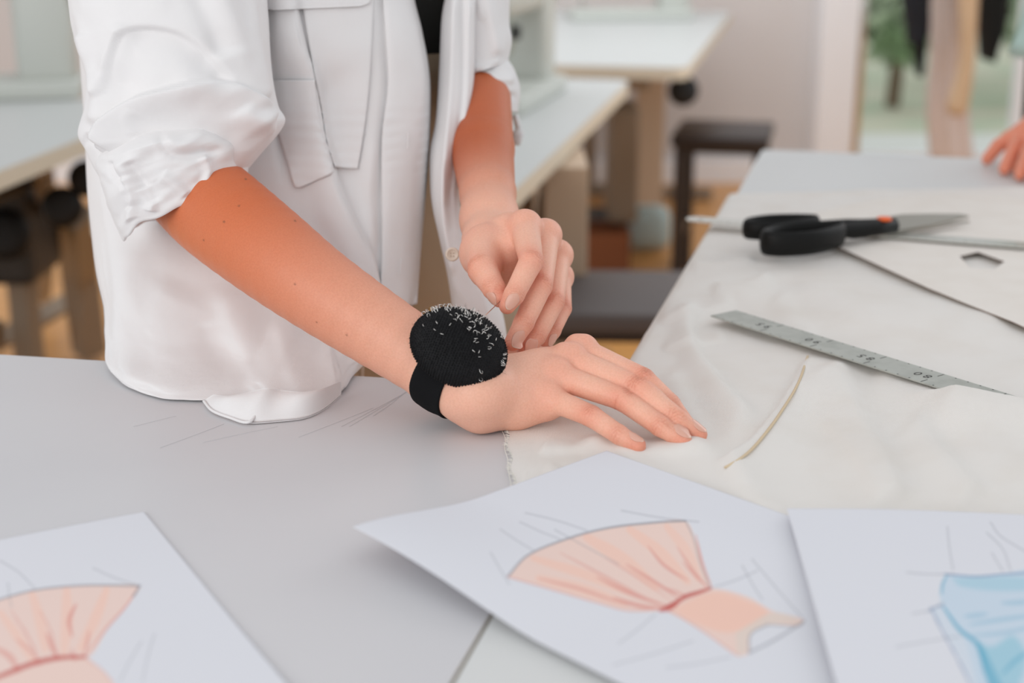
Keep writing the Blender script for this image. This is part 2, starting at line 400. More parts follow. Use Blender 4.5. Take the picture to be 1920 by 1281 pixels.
s_hit = ((O2-A1)[0]*ET[1]-(O2-A1)[1]*ET[0])/(e1[0]*ET[1]-e1[1]*ET[0]); C1 = A1+e1*(s_hit-.0015)
work_table('cutting_table', [A1-e1*.9, T2(-.0015, -.55)+ES*0-np.array([1.3, -.2]), T2(-.0015, -.55), C1], 'pale grey cutting table in front that the shirt hem rests on', 'laminate', 1)
sc = []
for (p, q) in [((640, 800), (780, 725)), ((655, 800), (790, 716)), ((700, 780), (760, 735)), ((560, 770+50), (700, 735+30)), ((300, 840), (420, 795)), ((250, 800), (330, 780)), ((380, 830), (520, 800))]:
    a = PH(*p, .0003); c = PH(*q, .0003); m_ = (a+c)/2+np.array([.002, .002, 0]); sc.append((a, m_, c))
tb1 = [o for o in SC.objects if o.name == 'cutting_table.001'][0]
for k, q in enumerate(sc): MB().tube([tuple(x) for x in spline(q, 8)], .00012, 4).build('scratch', 'scratch', tb1)

# ------------------------------------------------------------ muslin
def muslin():
    ns, nt = 330, 440
    s = np.concatenate([np.linspace(-1, 0, 60)[:-1], np.linspace(0, 1, ns-59)]); t = np.linspace(0, 1, nt)
    T, S0 = np.meshgrid(t, s, indexing='ij')
    far = lambda ss: 1.215+.385*ss
    smax = .80
    tt0 = .13+T*1.08                                             # provisional along-table coordinate
    edge = np.interp(tt0, [.10, .235, .335, .42, .47, .7, 1.21], [.01, -.030, -.062, -.090, -.075, -.065, -.05])
    S = np.where(S0 < 0, -S0*edge, S0*smax)
    TT = .13+T*(far(np.maximum(S, 0))-.13)
    TT = np.where(S0 < 0, tt0*1.0+T*.005, TT)
    fr_ = .0012*np.sin(TT*160)*np.exp(-(S0+1)*18)
    S = S+np.where(S0 < 0, fr_, 0)
    X = O2[0]+ES[0]*S+ET[0]*TT; Y = O2[1]+ES[1]*S+ET[1]*TT
    hang = sm((TT-.425)/.03)*(S < 0)
    r = .012; a = np.clip(-S/r, 0, math.pi/2); rest = np.maximum(-S-r*math.pi/2, 0)
    Sh = -(r*np.sin(a)+rest*.1); Zh = -(r*(1-np.cos(a))+rest)
    Sn = np.where(hang > 0, S*(1-hang)+Sh*hang, S); zd = hang*Zh
    X = O2[0]+ES[0]*Sn+ET[0]*TT; Y = O2[1]+ES[1]*Sn+ET[1]*TT
    Q = PX(np.stack([X, Y, np.full_like(X, TZ)], -1)).reshape(-1, 2)
    h = np.zeros(len(Q))
    R_ = lambda *a, **k: ridge(Q, *a, **k)
    h += R_([(1514, 668), (1508, 700), (1478, 755), (1440, 810), (1400, 855), (1340, 892)], .0080, 7, 60, fade=.14)       # big fold (steep on its left)
    h += R_([(1550, 690), (1600, 780), (1650, 880), (1690, 960)], .0085, 60, 22, fade=.1)
    h += R_([(1640, 690), (1740, 740), (1860, 780), (1960, 800)], .004, 18, 40, fade=.1)
    h += R_([(1240, 800), (1340, 880), (1440, 960), (1480, 1000)], .0035, 26, 40, fade=.1)
    h += R_([(1080, 830), (1200, 855), (1350, 850)], .003, 20, 10)
    h += R_([(1170, 820), (1180, 870), (1250, 930)], .003, 20, 30)
    h += R_([(1000, 850), (1100, 845), (1180, 815)], .003, 16, 9)
    h += R_([(1480, 520), (1540, 560), (1640, 600), (1760, 610), (1920, 600)], .0055, 40, 30)
    h += R_([(1300, 560), (1290, 640), (1350, 740), (1420, 800)], .0075, 30, 12)
    h += R_([(1235, 660), (1290, 655), (1370, 640)], .0042, 16, 6)
    h += R_([(1230, 610), (1300, 600), (1380, 575)], .0045, 16, 6)
    h += R_([(1330, 545), (1390, 545), (1450, 520)], .005, 7, 20)
    h += R_([(1290, 500), (1350, 505), (1420, 488)], .0045, 7, 16)
    h += R_([(1450, 560), (1500, 620), (1530, 640)], .003, 20, 20)
    h += R_([(1250, 700), (1290, 780), (1330, 840)], .003, 26, 20)
    h += R_([(1700, 790), (1760, 870), (1840, 950)], .006, 40, 22)
    h += R_([(1760, 760), (1860, 850), (1960, 900)], .005, 60, 50)
    h += R_([(1020, 880), (1080, 900), (1130, 870)], .0015, 12, 12)
    h += R_([(1540, 800), (1600, 870), (1650, 960)], .0015, 6, 20)
    # the cloth laps up over the ruler's near edge towards the right
    d, sg, par, ov = polydist(Q, [(1680, 756), (1720, 764), (1800, 781), (1930, 801), (2100, 838)])
    lap = np.exp(-(d/np.where(sg > 0, 40, 11.0))**2)*sm((Q[:, 0]-1670)/110)
    h += .0125*lap
    h = h.reshape(X.shape)
    nz = ngrid(nt, ns, 16, 3)*.0022+ngrid(nt, ns, 40, 4)*.003+ngrid(nt, ns, 7, 5)*.0006
    hb = np.clip(S/.03+2.2, 0, 1)
    Z = TZ+.0022+np.maximum(h+nz*1.1, 0)*np.where(S < -.03, .4, 1)+zd
    under = ((Q[:, 0] > 1430) & (Q[:, 0] < 2100)).reshape(X.shape)
    return np.stack([X, Y, Z], -1), nt, ns
MV, mnt, mns = muslin()
mus = thing('muslin_cloth', (*T2(.3, .6), TZ), 'rumpled cream muslin with frayed edge spread over the long cutting table', 'fabric')
obj('fabric_sheet', MV.reshape(-1, 3), grid_faces(mnt, mns), 'muslin', mus)
def on_cloth(pts, up):
    Qc = PX(MV.reshape(-1, 3)); Pc = MV.reshape(-1, 3); return [Pc[np.argmin(((Qc-np.array(p))**2).sum(1))]+np.array([0, 0, up]) for p in pts]
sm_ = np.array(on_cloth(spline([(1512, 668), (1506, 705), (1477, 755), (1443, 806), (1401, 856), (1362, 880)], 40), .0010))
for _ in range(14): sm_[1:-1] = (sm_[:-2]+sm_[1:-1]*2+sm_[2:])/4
MB().tube(spline(sm_, 60), np.linspace(.0008, .0013, 60), 6, flat=.5).build('fold_shade_line', 'fold_shade', mus, True)  # tan tube painting in the brownish shade along the fold's edge
# frayed edge: loose thread plus short fibres
EV = MV[:, 0]; fr = MB(); rr = random.Random(5)
sel = [i for i in range(mnt) if 0 <= i < 135]
for i in sel:
    for k in range(4):
        j = min(i+1, mnt-1); f = rr.random(); p = EV[i]*(1-f)+EV[j]*f; L = rr.uniform(.001, .004); a = rr.uniform(-.5, .5)
        d = -ES*math.cos(a)+ET*math.sin(a); q = p+np.array([d[0]*L, d[1]*L, rr.uniform(-.0002, .0006)]); fr.tube([p, (p+q)/2+np.array([0, 0, .0003]), q], [.00012, .00011, .00007], 3, caps=False)
o = fr.build('fringe', 'thread', mus); o['kind'] = 'stuff'
lt = [EV[i]+np.array([-.0028+.0009*math.sin(i*.37), .0, -.0006]) for i in range(20, 132, 2)]
MB().tube(lt, .00022, 4).build('loose_thread', 'thread', mus)

# ------------------------------------------------------------ sheets with dress sketches
PEACH, PEACH2, ROSE, CRIM, GREY, BEIGE = [np.array(rgb(*c)[:3]) for c in ((236, 208, 197), (243, 198, 180), (222, 156, 146), (196, 88, 82), (150, 152, 160), (222, 210, 200))]
BL1, BL2, BL3, BL4 = [np.array(rgb(*c)[:3]) for c in ((198, 214, 228), (160, 202, 218), (96, 172, 200), (112, 140, 178))]
def stroke(C, Q, pts, w_, col, al=1.0, taper=0):
    d, sg, par, ov = polydist(Q, spline(pts, max(10, 5*len(pts)))); ww = w_*(1-taper*np.abs(2*par-1)**2)
    a = al*np.clip((ww-d)/1.6+.5, 0, 1); C += (col-C)*a[:, None]
def wash(C, Q, poly, col, al=1.0, soft=3):
    P = spline(poly+[poly[0]], 10*len(poly)); ins = inpoly(Q, P); d, *_ = polydist(Q, P); a = al*np.clip(np.where(ins, d, -d)/soft+.5, 0, 1); C += (col-C)*a[:, None]; return a
def dress(C, Q, dx=0, dy=0, M=None):
    t = (lambda P: [tuple(M@np.array([x, y, 1])) for x, y in P]) if M is not None else (lambda P: P)
    skirt = [(952, 1088), (990, 1045), (1060, 1010), (1140, 988), (1230, 978), (1285, 976), (1305, 1010), (1320, 1055), (1333, 1093), (1290, 1108), (1245, 1132), (1180, 1134), (1120, 1120), (1040, 1103)]
    bod = [(1245, 1132), (1290, 1108), (1333, 1093), (1400, 1108), (1450, 1135), (1508, 1152), (1500, 1162), (1440, 1160), (1408, 1178), (1405, 1212), (1385, 1218), (1330, 1180), (1290, 1155)]
    wash(C, Q, t(skirt), PEACH, .95); wash(C, Q, t(bod), PEACH, .95)
    wash(C, Q, t([(1260, 1130), (1335, 1100), (1400, 1115), (1440, 1140), (1370, 1175), (1300, 1155)]), PEACH2, .8, 8)
    wash(C, Q, t([(1380, 1175), (1450, 1138), (1500, 1155), (1440, 1160), (1405, 1180), (1400, 1210), (1385, 1215)]), BEIGE, .7, 5)
    for a, c_, w_, al in [((1000, 1050), (1180, 1100), 9, .6), ((1100, 1005), (1230, 1090), 12, .6), ((1180, 990), (1290, 1080), 10, .6), ((1250, 985), (1310, 1075), 9, .5), ((1010, 1085), (1170, 1120), 10, .55)]:
        stroke(C, Q, t([a, ((a[0]+c_[0])/2+6, (a[1]+c_[1])/2-4), c_]), w_, PEACH2, al, .4)
    for P, w_, al in [([(1050, 1035), (1150, 1080), (1245, 1128)], 2.5, .55), ([(1120, 1075), (1190, 1105), (1250, 1125)], 3.5, .8), ([(1175, 1050), (1235, 1085), (1275, 1112)], 3, .8), ([(1215, 1018), (1245, 1050), (1290, 1078)], 2.6, .8),
            ([(1270, 1020), (1300, 1060), (1325, 1090)], 2.5, .6), ([(1280, 1045), (1310, 1075), (1330, 1092)], 2.2, .7), ([(1010, 1085), (1090, 1098), (1180, 1125)], 3, .6), ([(1150, 1110), (1200, 1125), (1245, 1130)], 4, .8), ([(1135, 1040), (1200, 1075), (1260, 1115)], 2, .5),
            ([(1240, 1090), (1270, 1100), (1290, 1108)], 3, .6), ([(1305, 1000), (1318, 1050), (1335, 1092)], 2.4, .7)]:
        stroke(C, Q, t(P), w_, ROSE, al, .7)
    stroke(C, Q, t([(1238, 1132), (1262, 1122), (1285, 1108), (1310, 1100), (1334, 1092)]), 4.2, CRIM, .85, .5)
    stroke(C, Q, t([(1238, 1134), (1255, 1128), (1272, 1118)]), 6, CRIM, .75, .6)
    stroke(C, Q, t(skirt[0:6]), 1.8, GREY, .85); stroke(C, Q, t([(1285, 976), (1300, 1005), (1312, 1045), (1333, 1093)]), 1.6, GREY, .5)
    stroke(C, Q, t([(1440, 1160), (1408, 1178), (1405, 1212)]), 1.8, GREY, .7); stroke(C, Q, t([(1405, 1212), (1450, 1190), (1508, 1155)]), 2.4, GREY, .6); stroke(C, Q, t([(1440, 1160), (1500, 1162), (1508, 1153)]), 1.5, GREY, .6)
    stroke(C, Q, t([(952, 1088), (1040, 1103), (1120, 1120), (1180, 1134), (1245, 1132), (1300, 1160), (1385, 1218)]), 1.4, ROSE, .6)
    for P in [[(985, 962), (1040, 975), (1100, 993)], [(975, 980), (1050, 1010)], [(938, 998), (1000, 1035)], [(920, 1048), (955, 1100)], [(1165, 957), (1240, 970), (1310, 978)], [(1040, 993), (1095, 1020), (1160, 1050)],
            [(1392, 1055), (1430, 1115)], [(1410, 1045), (1460, 1100), (1505, 1148)], [(1160, 1195), (1230, 1140)], [(1150, 1235), (1300, 1190)], [(1250, 1240), (1370, 1220)], [(1340, 1090), (1420, 1065)]]:
        stroke(C, Q, t(P if len(P) > 2 else [P[0], ((P[0][0]+P[1][0])/2, (P[0][1]+P[1][1])/2+2), P[1]]), 1.3, GREY, .42)
def paper(corner, dshort, dlong, label, z0, lift, draw, n1=300, n2=420, wd=.21, ht=.297):
    u = np.linspace(0, wd, n1); v = np.linspace(0, ht, n2); U, Vv = np.meshgrid(u, v, indexing='ij')
    X = corner[0]+dshort[0]*U+dlong[0]*Vv; Y = corner[1]+dshort[1]*U+dlong[1]*Vv
    Z = z0+lift(U, Vv)
    P = np.stack([X, Y, Z], -1).reshape(-1, 3); Q = PX(np.stack([X, Y, np.full_like(X, z0)], -1)).reshape(-1, 2)
    C = np.tile(np.array(rgb(221, 222, 228)[:3]), (len(P), 1)); draw(C, Q)
    F = grid_faces(n1, n2); N = len(P); P2 = P.copy(); P2[:, 2] -= .00025
    # sides
    bd = [i*n2 for i in range(n1)]+[(n1-1)*n2+j for j in range(1, n2)]+[i*n2+n2-1 for i in range(n1-2, -1, -1)]+[j for j in range(n2-2, 0, -1)]
    S = [[bd[k], bd[(k+1) % len(bd)], bd[(k+1) % len(bd)]+N, bd[k]+N] for k in range(len(bd))]
    allF = np.concatenate([F, F[:, ::-1]+N, np.array(S)])
    c = P.mean(0); o = obj('sketch_sheet', np.r_[P, P2], allF, 'paper', None, True, col=np.r_[C, C], loc=(c[0], c[1], z0))
    return tag(o, label, 'paper', None)
def unit(a): a = np.array(a, float); return a/np.linalg.norm(a)
d2l = unit((.69, -.724)); d2s = np.array([d2l[1], -d2l[0]])
paper((.0624, .9069), d2s, d2l, 'white sheet with peach gathered dress sketch, partly on the muslin, left corner lifted', TZ+.0075,
      lambda U, V: .0105*sm((U-.11)/.1)*sm(1-V/.16)-.0035*sm((V-.05)/.1)*sm((U-.03)/.08)*(1-sm((U-.11)/.1)*sm(1-V/.16)), dress)
q0, q1 = PH(1475, 955, .012)[:2], PH(1570, 1281, .012)[:2]; d3l = unit(q1-q0); d3s = np.array([-d3l[1], d3l[0]])
def blue(C, Q):
    wash(C, Q, [(1772, 1078), (1850, 1080), (2000, 1070), (2100, 1300), (1860, 1320), (1810, 1200), (1768, 1140), (1762, 1110)], BL1, .9)
    wash(C, Q, [(1745, 1140), (1768, 1135), (1830, 1210), (1880, 1300), (1840, 1310), (1800, 1230)], BL1, .5)
    wash(C, Q, [(1785, 1085), (1920, 1082), (1960, 1100), (1880, 1108), (1800, 1100)], BL2, .6, 8)
    wash(C, Q, [(1830, 1200), (1860, 1210), (1900, 1190), (1925, 1230), (1900, 1300), (1870, 1320), (1850, 1250)], BL2, .9, 10)
    for P, w_, al in [([(1770, 1140), (1800, 1180), (1832, 1205), (1850, 1260), (1875, 1320)], 4, .85), ([(1835, 1205), (1870, 1280), (1900, 1340)], 8, .6), ([(1880, 1260), (1905, 1235), (1935, 1215)], 4, .6), ([(1820, 1170), (1880, 1160), (1950, 1150)], 4, .35),
            ([(1810, 1155), (1850, 1150)], 5, .3), ([(1825, 1190), (1880, 1185), (1950, 1170)], 4, .3), ([(1880, 1130), (1940, 1125)], 5, .3), ([(1765, 1115), (1768, 1095), (1776, 1080)], 2.5, .7)]:
        stroke(C, Q, P if len(P) > 2 else [P[0], ((P[0][0]+P[1][0])/2, (P[0][1]+P[1][1])/2+1), P[1]], w_, BL3, al, .5)
    for P in [[(1772, 1078), (1830, 1082), (1880, 1077), (1960, 1072)], [(1745, 1140), (1765, 1178), (1800, 1240), (1835, 1310)], [(1742, 1146), (1755, 1138), (1768, 1135)]]: stroke(C, Q, P, 1.7, BL4, .7)
    for P in [[(1776, 990), (1780, 1030), (1787, 1070)], [(1857, 980), (1875, 1005), (1925, 1035)], [(1850, 1000), (1880, 1030), (1895, 1070)], [(1860, 1038), (1870, 1055), (1880, 1070)], [(1700, 1075), (1740, 1078), (1790, 1078)], [(1710, 1150), (1740, 1145), (1770, 1130)], [(1680, 1210), (1760, 1197), (1800, 1192)]]:
        stroke(C, Q, P, 1.2, GREY, .5)
paper(q0, d3s, d3l, 'white sheet with pale blue dress sketch, front right, overlapping the peach sketch', TZ+.0125, lambda U, V: .001*np.sin(U*25)-.003*sm(V/.3), blue)
d1l = unit((.495, -.869)); d1s = np.array([d1l[1], -d1l[0]])
# the left sheet's sketch is the same dress turned and moved
M1 = None
def dress_left(C, Q):
    sk = [(-60, 1150), (0, 1126), (70, 1108), (150, 1100), (205, 1099), (262, 1100), (240, 1135), (205, 1175), (165, 1235), (90, 1242), (20, 1262), (-60, 1300)]
    bd = [(20, 1262), (90, 1242), (160, 1235), (180, 1250), (210, 1281), (220, 1330), (-60, 1330), (-50, 1290)]
    wash(C, Q, sk, PEACH, .9); wash(C, Q, bd, PEACH, .95)
    for a, c_, w_, al in [((60, 1115), (85, 1220), 10, .5), ((125, 1108), (120, 1225), 11, .5), ((200, 1108), (150, 1220), 10, .55), ((0, 1150), (60, 1240), 9, .5)]:
        stroke(C, Q, [a, ((a[0]+c_[0])/2+3, (a[1]+c_[1])/2), c_], w_, PEACH2, al, .4)
    for P, w_, al in [([(20, 1145), (55, 1200), (75, 1245)], 2.4, .5), ([(75, 1148), (95, 1185), (108, 1240)], 2.2, .5), ([(143, 1135), (130, 1165), (135, 1195)], 4, .8), ([(88, 1190), (98, 1215), (110, 1240)], 4, .8), ([(168, 1185), (163, 1210), (158, 1232)], 2.5, .8),
            ([(30, 1200), (60, 1225), (75, 1250)], 3, .6), ([(-10, 1215), (20, 1235), (35, 1262)], 6, .6), ([(262, 1100), (235, 1140), (200, 1180), (160, 1235)], 2.4, .7), ([(135, 1220), (138, 1235), (145, 1240)], 4, .6)]:
        stroke(C, Q, P, w_, ROSE, al, .6)
    stroke(C, Q, [(-30, 1282), (10, 1266), (60, 1247), (110, 1236), (160, 1234)], 5, CRIM, .8, .4)
    stroke(C, Q, [(-60, 1150), (0, 1126), (70, 1108), (150, 1100), (205, 1099), (262, 1100)], 1.8, GREY, .8); stroke(C, Q, [(262, 1100), (255, 1112), (250, 1120)], 2, GREY, .8); stroke(C, Q, [(160, 1238), (190, 1258), (212, 1285)], 1.4, ROSE, .5)
    for P in [[(0, 1053), (35, 1075), (65, 1105)], [(175, 1067), (215, 1085), (262, 1100)], [(15, 1095), (18, 1120), (22, 1140)], [(290, 1190), (278, 1230), (268, 1281)], [(265, 1205), (245, 1240), (225, 1281)]]: stroke(C, Q, P, 1.4, GREY, .4)
paper((-.2227, .8215), d1s, d1l, 'white sheet with peach dress sketch lying on bare grey table, front left', TZ+.0012, lambda U, V: .0006*np.sin(U*20)+.002*sm((V-.15)/.15), dress_left)

# ------------------------------------------------------------ pattern card with notch
def fill_holes(outer, holes, z0, z1, name, m, parent=None, mats=None):
    bm = bmesh.new(); E_ = []
    for L in [outer]+holes:
        vs = [bm.verts.new((p[0], p[1], z1)) for p in L]; E_ += [bm.edges.new((vs[i], vs[(i+1) % len(vs)])) for i in range(len(vs))]
    bmesh.ops.triangle_fill(bm, use_beauty=True, use_dissolve=False, edges=E_)
    bmesh.ops.recalc_face_normals(bm, faces=bm.faces[:])
    if bm.faces and bm.faces[0].normal.z < 0: bmesh.ops.reverse_faces(bm, faces=bm.faces[:])
    top = bm.faces[:]
    g = bmesh.ops.extrude_face_region(bm, geom=top)
    for v in [x for x in g['geom'] if isinstance(x, bmesh.types.BMVert)]: v.co.z = z0
    bmesh.ops.recalc_face_normals(bm, faces=bm.faces[:]); bm.verts.index_update()
    V = [v.co[:] for v in bm.verts]; F = [[v.index for v in f.verts] for f in bm.faces]; fm = [1 if (mats and abs(f.normal.z) < .5) else 0 for f in bm.faces]; bm.free()
    return obj(name, V, F, m, parent, False, mats=mats, fmat=fm)
pc = [PH(x, y, .006)[:2] for x, y in [(1470, 428), (1500, 440), (1580, 471), (1660, 508), (1740, 545), (1820, 578), (1897, 608), (1990, 652), (2150, 730), (2300, 520), (2050, 400), (1900, 374), (1840, 366), (1740, 368), (1650, 376), (1560, 394), (1490, 412)]]
nh = [PH(x, y, .006)[:2] for x, y in [(1799, 485), (1833, 477), (1883, 495), (1864, 509), (1818, 506)]]
o = fill_holes(pc, [nh], TZ+.0076, TZ+.0084, 'pattern_card', 'card', None, mats=['card_edge']); tag(o, 'beige card pattern piece with small notch hole under the scissors', 'card')

# ------------------------------------------------------------ metre ruler across the muslin
RH = .0102
ua, ub = PH(1469.8, 609.2, RH)[:2], PH(1887.8, 737.6, RH)[:2]; rd = unit(ub-ua); rn = np.array([rd[1], -rd[0]])     # rn points to the viewer side
tick = np.linalg.norm(ub-ua)/20; la = PH(1632.7, 686.6, RH)[:2]; wdt = float((la-ua)@rn)
end = -float((ua-PH(1387, 580, RH)[:2])@rd)
rt = thing('metre_ruler', (*(ua+rd*.2), TZ+RH), 'wide steel measuring ruler numbered 80 to 95 lying across the muslin', 'ruler')
def RP(a, bb): return ua+rd*a+rn*bb
L0 = end
MB().prism([RP(L0, 0), RP(.62, 0), RP(.62, wdt), RP(L0-.001, wdt)], TZ+RH-.0011, TZ+RH).build('ruler_blade', 'steel', rt)
zt = TZ+RH+.00006
def tickbox(a, b0, b1, w_): return [RP(a-w_, b0), RP(a+w_, b0), RP(a+w_, b1), RP(a-w_, b1)]
for k in range(-5, 50):
    a = k*tick; big = (k % 5 == 0); l_ = .0085 if big else .0018
    if a < L0+.004: continue
    MB().prism(tickbox(a, .0006, l_, .0004 if big else .0006), zt-.00003, zt).build('scale_mark', 'ink', rt); MB().prism(tickbox(a+.0005, wdt-l_, wdt-.0006, .0004 if big else .0006), zt-.00003, zt).build('scale_mark', 'ink', rt)
def text_mesh(txt, size):
    c = bpy.data.curves.new('t', 'FONT'); c.body = txt; c.size = size; c.align_x = 'CENTER'; c.align_y = 'CENTER'; c.extrude = .00003; c.resolution_u = 3
    c.offset = 0
    o = bpy.data.objects.new('t', c); SC.collection.objects.link(o); dg = bpy.context.evaluated_depsgraph_get(); me = bpy.data.meshes.new_from_object(o.evaluated_get(dg))
    bpy.data.objects.remove(o); return me
for k, tx in ((0, '95'), (5, '90'), (10, '85'), (15, '80'), (20, '75'), (25, '70')):
    me = text_mesh(tx[0]+' '+tx[1], .0115); me.materials.append(MATS['ink'])
    V = []; c0 = RP(k*tick-.0085, wdt*.50); V = [(*(c0-rd*v.co.x+rn*v.co.y), zt+v.co.z) for v in me.vertices]
    F = [list(p.vertices) for p in me.polygons]; obj('numeral', V, F, 'ink', rt, False)
    bpy.data.meshes.remove(me)
# ------------------------------------------------------------ narrow ruler under the scissors
n0, n1_ = PH(1287, 409, .012)[:2], PH(1920, 459, .012)[:2]; nd = unit(n1_-n0); nn = np.array([nd[1], -nd[0]])
rt2 = thing('narrow_ruler', (*(n0+nd*.3), TZ+.012), 'narrow steel ruler with rounded end jutting past the table edge, under the scissors', 'ruler')
outl = [n0+nd*.0+nn*.0]
W2_ = .013; arc = [n0+nd*(W2_-W2_*math.sin(q))+nn*W2_*math.cos(q) for q in np.linspace(0, math.pi, 13)]
outl = arc+[n0+nd*.95-nn*W2_, n0+nd*.95+nn*W2_]
hole = [n0+nd*.016+(nd*math.cos(q)+nn*math.sin(q))*.003 for q in np.linspace(0, 2*math.pi, 12, endpoint=False)]
fill_holes(outl, [hole], TZ+.0108, TZ+.0122, 'ruler_blade', 'steel_bright', rt2)
for k in range(2, 90):
    a = .01*k; l_ = .008 if k % 5 == 0 else .003; c0 = n0+nd*a+nn*(W2_-l_/2-.0004)
    MB().box((*c0, TZ+.01225), (.0005, l_, .0001), ax=[(*nd, 0), (*nn, 0), (0, 0, 1)]).build('scale_mark', 'ink', rt2)

# ------------------------------------------------------------ scissors
SZ = TZ+.0125
sA, sB = PH(1430, 458, .02), PH(1820, 414, .016); sd = unit((sB-sA)[:2]); sn = np.array([sd[1], -sd[0]]); SL = np.linalg.norm((sB-sA)[:2])
scx = thing('scissors', (*sA[:2], SZ), 'black-handled tailor scissors with orange screw, lying on the pattern card', 'scissors')
def SP(a, bb, z): p = sA[:2]+sd*a+sn*bb; return np.array([p[0], p[1], SZ+z])
piv = SL*.575
def blade(z, ang, tipdrop):
    ca, sa = math.cos(ang), math.sin(ang); L = SL-piv+.0
    prof = [(-.03, -.007), (.0, -.012), (.03, -.0125), (L*.6, -.0085), (L-.010, -.004), (L, -.0005), (L*.5, .0035), (.0, .005), (-.03, .005)]
    V = []
    for zz in (z, z+.0022):
        for a, bb in prof: V.append(SP(piv+a*ca-bb*sa, (a*sa+bb*ca)*(.8 if tipdrop else 1), zz+(-bb*.75 if tipdrop else 0)))
    n = len(prof); F = [list(range(n))[::-1], list(range(n, 2*n))]+[[i, (i+1) % n, n+(i+1) % n, n+i] for i in range(n)]
    return V, F
V, F = blade(.006, -.03, True); obj('blade', V, F, 'blade', scx, False)
V, F = blade(.0010, -.01, False); obj('blade', V, F, 'blade', scx, False)
def handle(cx_, cy_, rx, ry, zc, thick, neck, rot, hgt):
    pts = []
    for q in np.linspace(0, 2*math.pi, 40, endpoint=False):
        x, y = rx*math.cos(q)*(1+.12*math.cos(2*q)), ry*math.sin(q)*(1-.18*math.cos(q)); pts.append(SP(cx_+x*math.cos(rot)-y*math.sin(rot), cy_+x*math.sin(rot)+y*math.cos(rot), zc))
    m_ = MB(); m_.tube(pts, thick, 12, closed=True, flat=hgt/thick/1.0)
    m_.tube([SP(*p) for p in neck], [thick*1.1, thick*1.6, .0092, .0092, .0084], 14, flat=1.0); return m_
# near, larger bow (upright band) and far bow
handle(.042, .012, .043, .020, .012, .0042, [(.080, .006, .011), (.092, .003, .012), (piv-.045, .001, .010), (piv-.02, 0, .0095), (piv+.010, 0, .0095)], 0, .0125).build('handle', 'plastic_black', scx, True)
handle(.046, -.030, .036, .016, .015, .0038, [(.076, -.022, .014), (.086, -.016, .014), (piv-.05, -.006, .012), (piv-.03, -.003, .0105), (piv-.005, -.001, .010)], .18, .010).build('handle', 'plastic_black', scx, True)
m_ = MB(); m_.lathe([(.0001, .0), (.0080, 0), (.0080, .0018), (.0066, .0028), (.0001, .0030)], SP(piv-.004, 0, .0168), n=24); m_.build('pivot_screw', 'plastic_orange', scx, True)

# ------------------------------------------------------------ the person at the table
per = thing('person', (0.0, 1.36, 0), 'person in open white linen shirt leaning over the table, holding a pin', 'person')
HJ = dict(   # right hand, bone centres from pinky (nearest) to index
    pinky=([PH(1028, 746, .024), PH(1108, 780, .0205), PH(1160, 815, .0135), PH(1196, 836, .0080)], [.0088, .0074, .0066, .0056]),
    ring=([PH(1045, 705, .036), PH(1166, 748, .0275), PH(1238, 799, .0165), PH(1282, 827, .0082)], [.0096, .0081, .0071, .0058]),
    middle=([PH(1070, 676, .043), PH(1198, 727, .0335), PH(1272, 788, .0185), PH(1310, 815, .0085)], [.0099, .0083, .0073, .0060]),
    index=([PH(1092, 660, .045), PH(1206, 711, .0375), PH(1256, 757, .0225), PH(1288, 797, .0095)], [.0098, .0081, .0071, .0058]))
WR = PH(842, 704, .036); ELB = PZ(352, 348, 1.175)
FA = [ELB, PH(408, 397, .126), PH(500, 470, .1075), PH(597, 543, .0875), PH(746, 642, .056), WR]
FR = [.0368, .0374, .0345, .0303, .0262, .0242]
rf = Field((-.36, .87, .885), (.16, 1.24, 1.12), .00115)
FAS = spline(np.c_[np.array(FA), FR], 22); add_soft(rf, list(FAS[:, :3]), list(FAS[:, 3]), .002)
carp = PH(900, 735, .031)
for nme, r0, r1 in (('pinky', .0140, .0092), ('ring', .0128, .0092), ('middle', .0128, .0094), ('index', .0128, .0094)):
    J = HJ[nme][0]; m0 = carp*.75+WR*.25+(J[0]-HJ['ring'][0][0])*.34
    mid = m0*.45+J[0]*.55+np.array([0, 0, -.002])
    add_soft(rf, [m0, mid, J[0]-np.array([0, 0, .001])], [r0+.002, r0-.0018, r1], .0075)
add_soft(rf, [WR, carp, m0], [.0240, .0195, .0150], .012)
heel = PH(885, 775, .018); add_soft(rf, [PH(868, 752, .023), PH(902, 768, .0170), PH(968, 768, .0150), PH(1025, 762, .018)], [.0145, .0148, .0128, .0105], .008)       # hypothenar edge that rests on the table
add_soft(rf, [PH(960, 745, .018), PH(1010, 742, .018), PH(1040, 720, .022)], [.014, .012, .011], .008)
add_soft(rf, [PH(930, 722, .028), PH(985, 700, .028)], [.015, .011], .010)
TH_ = [PH(930, 700, .022), PH(1010, 690, .016), PH(1075, 700, .012), PH(1120, 706, .0095)]; 
add_fingers(rf, [HJ[k] for k in HJ]+[([PH(960, 700, .020)+np.array([0, .03, 0]), PH(1030, 700, .014)+np.array([0, .035, 0]), PH(1085, 700, .0105)+np.array([0, .035, 0])], [.014, .0105, .0085])], .0065)
for k in HJ:     # knuckles stand proud
    J = HJ[k][0]; add_soft(rf, [J[0]+np.array([-.004, 0, .0040]), J[0]+np.array([.001, 0, .0036])], [.0094, .0096], .0035)
def floor_clip(f, z):
    Z = f.lo[2]+f.h*np.arange(f.n[2], dtype=np.float32); np.maximum(f.F, (z-Z)[None, None, :], out=f.F)
floor_clip(rf, TZ+.0012)
V1, F1 = surface_net(rf); V1 = relax(V1, F1, 2, .5); del rf
